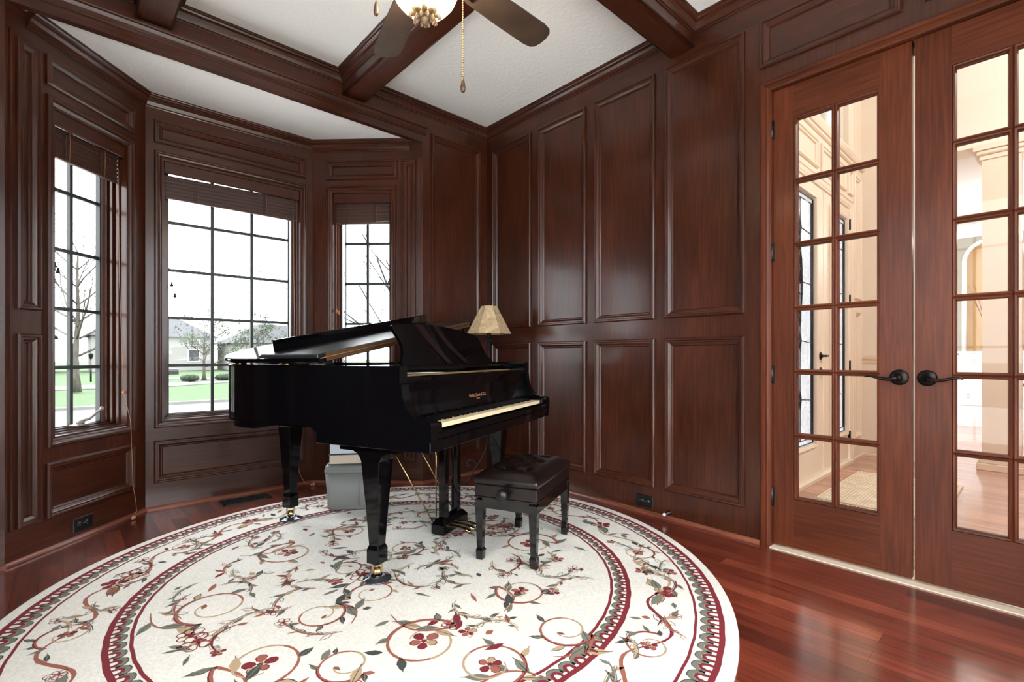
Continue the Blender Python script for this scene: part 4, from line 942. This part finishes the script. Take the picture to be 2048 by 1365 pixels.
# ---------------------------------------------------------------- foyer beyond the french doors
FY = 1.30; FXE = 6.12; FH = 5.2
mb = MB(); mb.box(2.91, 16, -6, FY+.02, -.05, 0); struct(mb.build('floor', FOYFL))
CPROF = [(0, 0), (0, .012), (.006, .020), (.018, .020), (.024, .010), (.036, .006), (.040, -.006), (.046, -.010), (.05, -.010)]
# front wall of the foyer (plane Y=FY, normal -Y), s = x - 2.97
X0 = 2.97
def fx_(x): return x-X0
fp = [(fx_(3.55), fx_(4.66), 2.60, 2.84), (fx_(4.75), fx_(5.50), 2.60, 2.84), (fx_(5.58), fx_(5.74), 2.60, 2.84), (fx_(5.80), fx_(6.06), .21, 1.48), (fx_(5.80), fx_(6.06), 1.60, 2.84)]
op1 = (fx_(3.80), fx_(5.66), 0, 2.47); op2 = (fx_(3.60), fx_(5.62), 2.985, 4.6)
CR4 = [CREAM, CREAM, CREAM, CREAM]
_, MF = panel_wall('wall_foyer_front', (X0, FY), (1, 0), FXE-X0, 0, FH, fp, [op1, op2], sign=-1, mats=CR4, prof=CPROF)
FCAS = [(-.085, 0), (-.085, .012), (-.078, .022), (-.060, .022), (-.052, .014), (-.02, .012), (-.012, .006), (0, .004), (.0015, -.03)]
mb = MB(); rect_frame(mb, op1[0], op1[1], 0, 2.47, FCAS, 0, None, MF, False)
sweep(mb, [(X0, FY), (FXE, FY)], [(0, 2.935), (.03, 2.935), (.04, 2.945), (.055, 2.972), (.055, 2.985), (0, 2.985)], -1)
rect_frame(mb, op2[0], op2[1], op2[2], op2[3], FCAS, 0, None, MF)
struct(mb.build('trim_21', CREAM))
# foyer side of the study wall, east wall pier, opening header, dining walls
mb = MB(); mb.box(2.955, 2.975, 1.0, FY+.02, 0, FH); mb.box(2.955, 2.975, -6, -.2, 0, FH); mb.box(2.955, 2.975, -.2, 1.0, 2.46, FH); mb.box(2.81, 2.975, -6, FY, 3.10, FH); struct(mb.build('wall_foyer_west', CREAM))
mb = MB(); mb.box(FXE, FXE+.28, .86, FY+.16, 0, 2.93); mb.box(FXE, FXE+.28, -6, FY+.16, 2.93, FH); struct(mb.build('wall_foyer_east', CREAMW))
mb = MB(); mb.box(2.8, 16.2, -6.1, -6, 0, FH); struct(mb.build('wall_foyer_south', CREAMW))
mb = MB(); mb.box(2.8, FXE+.28, -6, FY+.16, FH, FH+.05); struct(mb.build('ceiling', CREAMW))
mb = MB(); mb.box(FXE+.28, 10, -6, FY+2, 2.93, 2.98); struct(mb.build('ceiling', WHITE))
BASEP = [(0, 0), (.024, 0), (.024, .02), (.016, .024), (.016, .125), (.010, .14), (.006, .155), (0, .160)]
CHAIRP = [(0, .955), (.010, .958), (.014, .985), (.028, 1.00), (.032, 1.03), (.032, 1.045), (0, 1.045)]
mb = MB(); sweep(mb, [(5.75, FY), (FXE, FY), (FXE, .86), (FXE+.28, .86)], BASEP, -1); sweep(mb, [(FXE, FY), (FXE, .86)], CHAIRP, -1); sweep(mb, [(2.975, FY), (3.715, FY)], BASEP, -1); struct(mb.build('baseboard_foyer', CREAM))
DX = 9.8
Mdx = Matrix(((0, -1, 0, DX), (-1, 0, 0, 0), (0, 0, 1, 0), (0, 0, 0, 1)))   # s = -y, n = -x
mb = MB(); NY0, NY1, NZ0, NZ1 = .18, .82, 1.10, 2.42
arch = [(-NY1, NZ1)]+[(-NY1+(NY1-NY0)*(.5-.5*math.cos(t)), NZ1+.30*math.sin(t)) for t in [math.pi*k/12 for k in range(1, 12)]]+[(-NY0, NZ1)]
grid_wall(mb, 6, 1.045, 2.93, [(-NY1, -NY0, NZ0, 2.80)], 0, M=Mdx, s_start=-3.2)
for i in range(len(arch)-1):
    (a0, b0), (a1, b1) = arch[i], arch[i+1]; mb.add([(a0, 0, b0), (a1, 0, b1), (a1, 0, 2.80), (a0, 0, 2.80)], [(0, 1, 2, 3)], 0, Mdx)
mb.box(-3.2, 6, -.1, 0, 0, 1.045, 2, Mdx)
loop = [(-NY1, NZ0)]+arch+[(-NY0, NZ0)]
for i in range(len(loop)):
    (a0, b0), (a1, b1) = loop[i], loop[(i+1) % len(loop)]; mb.add([(a0, 0, b0), (a1, 0, b1), (a1, -.16, b1), (a0, -.16, b0)], [(0, 1, 2, 3)], 3, Mdx)
mb.add([(a, -.16, b) for a, b in loop], [list(range(len(loop)))], 3, Mdx)
struct(mb.build('wall_dining', [SAGE, SAGE, WHITE, NICHE], recalc=False))
mb = MB(); mb.box(2.975, 6.12, FY+.17, FY+.18, 0, .1); mb.v = []; mb.f = []; mb.m = []; mb.sm = []
sweep(mb, [(DX, 3.2), (DX, -6)], BASEP, -1); sweep(mb, [(DX, 3.2), (DX, -6)], [(q, z-.02) for q, z in CHAIRP], -1); sweep(mb, [(DX, 3.2), (DX, -6)], crown_prof(2.93, .16, .14), -1)
sweep(mb, [(DX, 3.2), (DX, -6)], [(0, .30), (.012, .31), (.012, .33), (0, .34)], -1)
ao = [(-.035, 0), (-.035, .014), (-.02, .022), (0, .018), (0, 0)]
for i in range(len(loop)-1):
    (a0, b0), (a1, b1) = loop[i], loop[i+1]; mb.tube([tuple(Mdx @ Vector((a0, .006, b0))), tuple(Mdx @ Vector((a1, .006, b1)))], .03, 8)
mb.box(-NY1-.08, -NY0+.08, 0, .07, NZ0-.03, NZ0, 0, Mdx); mb.box(-NY1-.05, -NY0+.05, 0, .045, NZ0-.09, NZ0-.03, 0, Mdx)
struct(mb.build('trim_22', WHITE))
mb = MB(); mb.box(FXE+.28, DX+.1, 3.2, 3.3, 0, 2.93); struct(mb.build('wall_dining_north', SAGE))
# twigs in the niche
vs = thing('branch_vase', 'dark vase of bare twigs standing in the arched wall niche', 'vase', (DX-.036, .56, NZ0))
mb = MB(); mb.lathe([(.002, 0), (.024, 0), (.031, .06), (.029, .16), (.015, .24), (.018, .27), (.002, .27)], (0, 0, 0), 20); mb.build('vase_body', mat('amber_glass_vase', (96, 70, 44), .2), vs)
mb = MB(); random.seed(3)
for i in range(9):
    a = random.uniform(0, 6.28); mb.tube([(0, 0, .25), (.0+.01*math.cos(a), .10*math.sin(a), .6), (.02*math.cos(a), .22*math.sin(a), random.uniform(.8, 1.15))], [.004, .003, .001], 5)
mb.build('twigs', BARKD, vs)
Mo = Mdx; outlet2 = thing('wall_outlet', 'white wall outlet on the far dining room wainscot', 'outlet', (DX, .775, .44))
mb = MB(); mb.box(-.006, 0, -.035, .035, -.058, .058, 0, None, .002); mb.build('cover_plate', mat('outlet_white', (244, 244, 244), .4), outlet2)
for dz in (-.02, .02):
    mb = MB(); mb.box(-.008, -.006, -.015, .015, dz-.013, dz+.013, 0, None, .001); mb.build('socket', mat('outlet_grey', (190, 190, 190), .4), outlet2)
# column
cl = thing('square_column', 'tall cream column at the edge of the foyer', 'column', (6.26, .27, 0))
mb = MB(); mb.box(-.125, .125, -.125, .125, .10, 2.80); mb.build('shaft', CREAM, cl)
mb = MB(); mb.box(-.16, .16, -.16, .16, 0, .06, 0, None, .004); mb.box(-.145, .145, -.145, .145, .06, .11, 0, None, .008); mb.build('base', CREAM, cl)
mb = MB(); mb.box(-.14, .14, -.14, .14, 2.80, 2.84); mb.box(-.165, .165, -.165, .165, 2.84, 2.88, 0, None, .01); mb.box(-.18, .18, -.18, .18, 2.88, 2.929); mb.build('capital', CREAM, cl)
# front doors with leaded glass
def leaded(parent, a, b, z0, z1, y, off):
    mb = MB(); mb.box(a, b, y-.004, y+.004, z0, z1, 0, off); mb.build('door_pane', LGLASS, parent)
    mb = MB(); r = .0042; c = (a+b)/2; yy = y-.008
    def ln(p, q, rr_=r): mb.tube([tuple(off @ Vector((p[0], yy, p[1]))), tuple(off @ Vector((q[0], yy, q[1])))], rr_, 5)
    for q in (.012, .05): ln((a+q, z0+q), (b-q, z0+q)); ln((a+q, z1-q), (b-q, z1-q)); ln((a+q, z0+q), (a+q, z1-q), .006); ln((b-q, z0+q), (b-q, z1-q), .006)
    for i in range(1, 12): z = z0+(z1-z0)*i/12; ln((a+.012, z), (a+.05, z)); ln((b-.05, z), (b-.012, z))
    ln((c, z0+.05), (c, 1.06)); ln((c, 1.60), (c, z1-.05))
    for z in (.58, 1.20, 1.52, 2.02): 
        pass
    for z in (.68, 1.15, 2.05):
        ln((a+.05, z-.015), (c-.03, z)); ln((c+.03, z), (b-.05, z-.015)); ln((c, z-.08), (c-.03, z)); ln((c-.03, z), (c, z+.08)); ln((c, z+.08), (c+.03, z)); ln((c+.03, z), (c, z-.08))
    z = 1.62; ln((a+.05, z), (c-.05, z)); ln((c+.05, z), (b-.05, z))
    for w2, h2 in ((.05, .25), (.022, .36), (.05, .10)):
        P_ = [(c+w2*math.sin(t), z+h2*math.cos(t)) for t in [2*math.pi*k/16 for k in range(17)]]
        for i in range(16): ln(P_[i], P_[i+1], .005)
    ln((c, 1.06), (c, 1.26)); mb.build('lead_lines', LEADM, parent)
def front_leaf(n, xa, xb, ga, gb, hinge):
    root = bpy.data.objects.new('door_%d' % n, None); COL.objects.link(root); struct(root); root.location = (xa, 1.325, .03); off = Matrix.Translation((-xa, -1.325, -.03))
    mb = MB(); y0, y1 = 1.303, 1.348
    mb.box(xa, ga, y0, y1, .03, 2.455, 0, off); mb.box(gb, xb, y0, y1, .03, 2.455, 0, off); mb.box(ga, gb, y0, y1, .03, .30, 0, off); mb.box(ga, gb, y0, y1, 2.34, 2.455, 0, off)
    Mq = off @ Matrix(((1, 0, 0, 0), (0, -1, 0, y0), (0, 0, 1, 0), (0, 0, 0, 1)))
    rect_frame(mb, ga-.03, gb+.03, .27, 2.37, [(0, 0), (0, .012), (.01, .02), (.025, .014), (.03, -.01)], 0, None, Mq); mb.build('door_frame', CREAM, root, recalc=True)
    leaded(root, ga, gb, .30, 2.34, 1.323, off)
    if hinge:
        for z in (.25, .935, 1.575, 2.31):
            mb = MB(); mb.tube([(xb+.006, y0-.010, z-.05), (xb+.006, y0-.010, z+.05)], .009, 8, 0, off); mb.box(xb-.02, xb+.03, y0-.006, y0, z-.05, z+.05, 0, off); mb.build('door_hinge', DARKMET, root)
    else:
        for z in (1.03, .90):
            mb = MB(); Mh = off @ Matrix.Translation((xb-.07, y0, z)) @ Matrix.Rotation(R(90), 4, 'X'); mb.lathe([(.001, 0), (.032, 0), (.034, .006), (.024, .012), (.010, .02), (.010, .045), (.001, .045)], (0, 0, 0), 20, 0, Mh)
            mb.box(xb-.075, xb-.020, y0-.052, y0-.042, z-.008, z+.008, 0, off); mb.build('door_handle', DARKMET, root)
front_leaf(3, 3.815, 4.83, 3.97, 4.61, False); front_leaf(4, 4.845, 5.64, 5.03, 5.55, True)
mb = MB(); mb.box(3.80, 5.66, FY-.04, FY+.16, .0005, .028); struct(mb.build('trim_23', CREAM))
# upper windows of the foyer
root = bpy.data.objects.new('window_6', None); COL.objects.link(root); struct(root)
mb = MB()
for x in (3.60, 4.62, 4.66+.38, 5.57): mb.box(x, x+.05, FY+.04, FY+.12, 2.985, 4.6)
mb.box(3.6, 5.62, FY+.04, FY+.12, 2.985, 3.035); mb.box(3.6, 5.62, FY+.04, FY+.12, 4.55, 4.6)
for x in (3.95, 4.30): mb.box(x-.010, x+.010, FY+.06, FY+.09, 3.035, 4.55)
mb.box(3.65, 4.62, FY+.06, FY+.09, 3.20, 3.215); mb.box(3.65, 4.62, FY+.06, FY+.09, 3.70, 3.72)
mb.build('window_frame', CREAM, root)
mb = MB(); mb.box(3.65, 5.57, FY+.075, FY+.08, 3.035, 4.55); mb.build('window_pane', LGLASS, root)
# woven runner
mb = MB(); random.seed(2); V = []; n = 60
RX0, RX1, RY0, RY1 = 3.98, 5.17, .44, 1.12
mb.box(RX0, RX1, RY0, RY1, .0005, .012)
for i in range(34):
    y = RY0+.01+(RY1-RY0-.02)*i/33; mb.box(RX0, RX1, y-.007, y+.007, .012, .0155+.001*math.sin(i))
base = mb.build('woven_runner', RUSTIC); tag(base, 'cream striped woven rug lying inside the front door', 'rug')
mb = MB()
for i in range(60): y = RY0+(RY1-RY0)*i/59; mb.tube([(RX1-.002, y, .006), (RX1+.04, y+random.uniform(-.01, .01), .004)], .0035, 4); mb.tube([(RX0+.002, y, .006), (RX0-.04, y+random.uniform(-.01, .01), .004)], .0035, 4)
fr = mb.build('fringe', RUSTIC, base); fr['kind'] = 'stuff'
# dining table corner glimpsed through the right door
dt = thing('dining_table', 'reddish wooden table at the right edge, beyond the column', 'table', (8.2, -.45, 0))
TW = mat('reddish_table_wood', (150, 84, 56), .3)
mb = MB(); mb.box(-.6, .6, -.7, .62, .70, .735, 0, None, .004); mb.build('tabletop', TW, dt)
for a in (-.52, .52):
    for b in (-.6, .54):
        mb = MB(); mb.loft([rect_ring((a, b), r, r, z) for r, z in ((.025, 0), (.04, .6), (.04, .70))]); mb.build('leg', TW, dt)
mb = MB(); mb.box(-.52, .52, .52, .56, .30, .36); mb.box(-.54, .54, .52, .56, .62, .70); mb.build('rail', TW, dt)
# lamps added out of view to brighten the foyer and dining room
def globe(loc, label, p, c=(1, .94, .87), r=.16, top=FH):
    t = thing('fill_globe_light', label, 'fill light', loc)
    mb = MB(); mb.lathe([(r*math.sin(a)+.001, -r*math.cos(a)) for a in [math.pi*k/10 for k in range(11)]], (0, 0, 0), 20); mb.build('globe', mat('fill_globe', (255, 240, 220), .5, emit=(255, 226, 190), estr=4), t)
    mb = MB(); mb.tube([(0, 0, r-.01), (0, 0, top-loc[2])], .012, 10); mb.build('stem', BRASS, t)
    lamp('fill_bulb', (0, 0, -r-.03), p, c, .1, parent=t)
globe((4.4, -1.1, 3.7), 'unseen white globe light added to brighten the foyer', 170)
globe((8.2, .0, 2.93-.20), 'unseen white globe light added to brighten the dining room', 62, top=2.93)

# ---------------------------------------------------------------- outdoors
GZ = -.62
def slab(name, x0, x1, y0, y1, z, m, th=.04):
    mb = MB(); mb.box(x0, x1, y0, y1, z-th, z); return struct(mb.build(name, m))
slab('ground_lawn', -160, 160, -60, 200, GZ-.03, GRASS)
slab('street', -120, 120, 12.5, 20.0, GZ+.0, ASPH, .02)
slab('curb', -120, 120, 20.0, 20.3, GZ+.09, CONC, .1)
mb = MB(); mb.prism([(-60, 32.5), (4.5, 32.5), (9, 36), (9, 37), (4, 36.5), (-60, 36.5)], GZ-.02, GZ+.02); struct(mb.build('driveway', CONC))
mb = MB(); mb.prism([(4.5, 44), (9.2, 40.5), (12, 42), (30, 52), (30, 54), (12, 44), (9.5, 42.5), (5, 46)], GZ-.02, GZ+.02); struct(mb.build('path', CONC))
slab('bounce_slab', -16, -1.2, -16, 4.6, GZ+.02, BOUNCE, .04)  # this and the next slabs: unseen, added to bounce light in through the windows
slab('bounce_slab', -1.2, 2.7, -16, -.7, GZ+.02, BOUNCE, .04)
slab('bounce_slab', -16, 2.8, 4.6, 12.4, GZ+.021, BOUNCE, .04)
slab('bounce_slab', 2.8, 9, 1.6, 12.4, GZ+.02, BOUNCE, .04)
def mesh_leaves(mb, c, rad, n, s_, mi=0, flat=1):
    for i in range(n):
        v = Vector((random.gauss(0, 1), random.gauss(0, 1), random.gauss(0, 1))).normalized()*rad*random.uniform(.55, 1)**.6
        p = Vector((c[0]+v.x, c[1]+v.y, c[2]+v.z*flat)); a = Vector((random.gauss(0, 1), random.gauss(0, 1), random.gauss(0, 1))).normalized(); b = a.orthogonal().normalized(); q = s_*random.uniform(.6, 1.3)
        mb.add([p-a*q*.5, p+b*q*.3, p+a*q*.5, p-b*q*.3], [(0, 1, 2, 3)], mi)
def branch(mb, p, d, L, r, depth, tips, up=.12, spread=.6, nch=3):
    n = 4; P_ = [p]; q = d.copy()
    for i in range(n): q = (q+Vector((random.gauss(0, .10), random.gauss(0, .10), up*.3+random.gauss(0, .06)))).normalized(); P_.append(P_[-1]+q*L/n)
    mb.tube(P_, [r*(1-.5*i/n) for i in range(n+1)], 5 if depth < 3 else 6)
    if depth == 0: tips.append(P_[-1]); return
    for k in range(nch):
        t = random.uniform(.35, 1); j = int(t*n); base = P_[min(j, n)]
        ax = Vector((random.gauss(0, 1), random.gauss(0, 1), random.gauss(0, .5))); nd = (q+ax.normalized()*spread).normalized()
        branch(mb, base, nd, L*random.uniform(.55, .8), r*.5, depth-1, tips, up, spread, nch)
def tree(name, label, loc, H, tr, depth, seed, leafn, lsz, crown=.0, group=None, mtr=BARK, spread=.75, lat=1.0, nb=9, up=.12, first=.28):
    random.seed(seed); t = thing(name, label, 'tree', loc, 0, group)
    mb = MB(); tips = []; P_ = [Vector((0, 0, 0))]; 
    for i in range(8): P_.append(P_[-1]+Vector((random.gauss(0, .02)*H*.2, random.gauss(0, .02)*H*.2, H*.8/8)))
    mb.tube(P_, [tr*(1.5 if i == 0 else 1)*(1-.75*i/8) for i in range(9)], 10); mb.build('trunk', mtr, t)
    mb = MB()
    for k in range(nb):
        f = first+(1-first)*k/(nb-1); b = P_[int(f*8)]; a = k*2.4+random.uniform(-.3, .3)
        branch(mb, b, Vector((math.cos(a)*lat, math.sin(a)*lat, .35+f*.5)).normalized(), H*.42*(1.15-f*.6), tr*.42*(1.1-f*.6), depth, tips, up, spread)
    mb.build('branches', mtr, t)
    if leafn:
        mb = MB()
        for q in tips: mesh_leaves(mb, q, .28 if not crown else crown, leafn, lsz)
        o = mb.build('foliage', LEAF, t, recalc=False); o['kind'] = 'stuff'
    return t
tree('bare_tree', 'tall pale-barked bare tree on the lawn outside the left window', (.42, 30, GZ), 8.0, .15, 2, 4, 0, 0, mtr=BARK, nb=15, up=.3, first=.33)
tree('bare_tree', 'dark bare tree whose twigs cross the right window', (6.35, 9.9, GZ), 6.6, .10, 4, 12, 0, 0, mtr=BARKD, nb=13, lat=1.0, up=.3, first=.22)
tree('young_tree', 'young leafy tree behind the two round shrubs outside the middle window', (7.1, 39, GZ), 4.4, .11, 2, 21, 12, .15, nb=11, first=.33)
tree('young_tree', 'leafy tree in front of the dark-roofed house on the right', (12.2, 45, GZ), 4.8, .11, 2, 33, 16, .18, nb=12)
tree('young_tree', 'leafy tree seen behind the piano lid through the middle window', (16.8, 47, GZ), 4.8, .11, 2, 35, 16, .18, nb=12)
def shrub(loc, rx, rz_, label, seed):
    random.seed(seed); mb = MB(); mb.lathe([(.01, 0), (rx*.8, .02), (rx, rz_*.5), (rx*.7, rz_*.9), (.01, rz_)], (0, 0, 0), 18)
    mesh_leaves(mb, (0, 0, rz_*.5), rx*1.02, 500, .10, 0, rz_*.55/rx); o = mb.build('shrub', LEAF2, None, loc, recalc=False); tag(o, label, 'shrub')
shrub((6.15, 38.2, GZ), .55, .42, 'low dark rounded shrub on the lawn left of the young tree', 1)
shrub((8.35, 38.4, GZ), .75, .42, 'wider green shrub at the foot of the young tree', 2)
# mailbox, lamp post
mbx = thing('mailbox', 'dark mailbox on a post beside the street outside the middle window', 'mailbox', (2.55, 20.8, GZ), R(-90))
mb = MB(); mb.box(-.05, .05, -.05, .05, 0, 1.0); mb.build('post', BARKD, mbx)
mb = MB(); mb.prism([(-.10, 0), (.10, 0), (.10, .12), (.07, .19), (0, .215), (-.07, .19), (-.10, .12)], -.05, .45, 0, Matrix.Translation((0, 0, 1.0)), 'y'); mb.build('mailbox_body', BLKPLAS, mbx)
pl_ = thing('lamp_post', 'thin black yard lamp post beyond the bare tree', 'lamp post', (1.3, 41.6, GZ))
mb = MB(); mb.tube([(0, 0, 0), (0, 0, 1.5)], .05, 8); mb.build('post', BLKPLAS, pl_)
mb = MB(); mb.lathe([(.001, 1.48), (.09, 1.5), (.13, 1.75), (.15, 1.78), (.03, 1.9), (.001, 1.94)], (0, 0, 0), 8); mb.build('lantern', BLKPLAS, pl_)
def house(loc, w_, d_, eave, ridge, label, wins, rz=0, garage=False):
    t = thing('house', label, 'house', loc, rz)
    mb = MB(); mb.box(-w_/2, w_/2, 0, d_, 0, eave); mb.build('walls', SIDING, t)
    mb = MB(); o = .5; rw = w_*.22
    V = [(-w_/2-o, -o, eave-.05), (w_/2+o, -o, eave-.05), (w_/2+o, d_+o, eave-.05), (-w_/2-o, d_+o, eave-.05), (-rw, d_/2, ridge), (rw, d_/2, ridge)]
    mb.add(V, [(0, 1, 5, 4), (1, 2, 5), (2, 3, 4, 5), (3, 0, 4), (0, 3, 2, 1)]); mb.build('roof', ROOF, t)
    for (a, b, c, e) in wins:
        mb = MB(); mb.box(a, b, -.06, .02, c, e); f = mb.build('window', WHITE, t); mb = MB(); mb.box(a+.1, b-.1, -.09, -.06, c+.1, e-.1); mb.build('pane', WIND, f)
    return t
W3 = [(-4.2, -3.0, 1.0, 2.5), (-.6, .6, 1.0, 2.5), (3.0, 4.2, 1.0, 2.5)]
house((7.6, 67, GZ), 11, 10, 3.9, 6.4, 'white house with a grey hip roof left of the young tree', W3+[(3.0, 4.2, 2.9, 3.6)])
house((20.4, 61, GZ), 12, 10, 3.2, 5.6, 'white house with a dark hip roof on the right through the middle window', W3)
house((-8.4, 64, GZ), 15, 11, 3.6, 7.0, 'grey-roofed house far behind the bare tree in the left window', W3)
house((58, 50, GZ), 14, 10, 3.6, 6.4, 'distant white house low behind the right window', W3, R(-40))
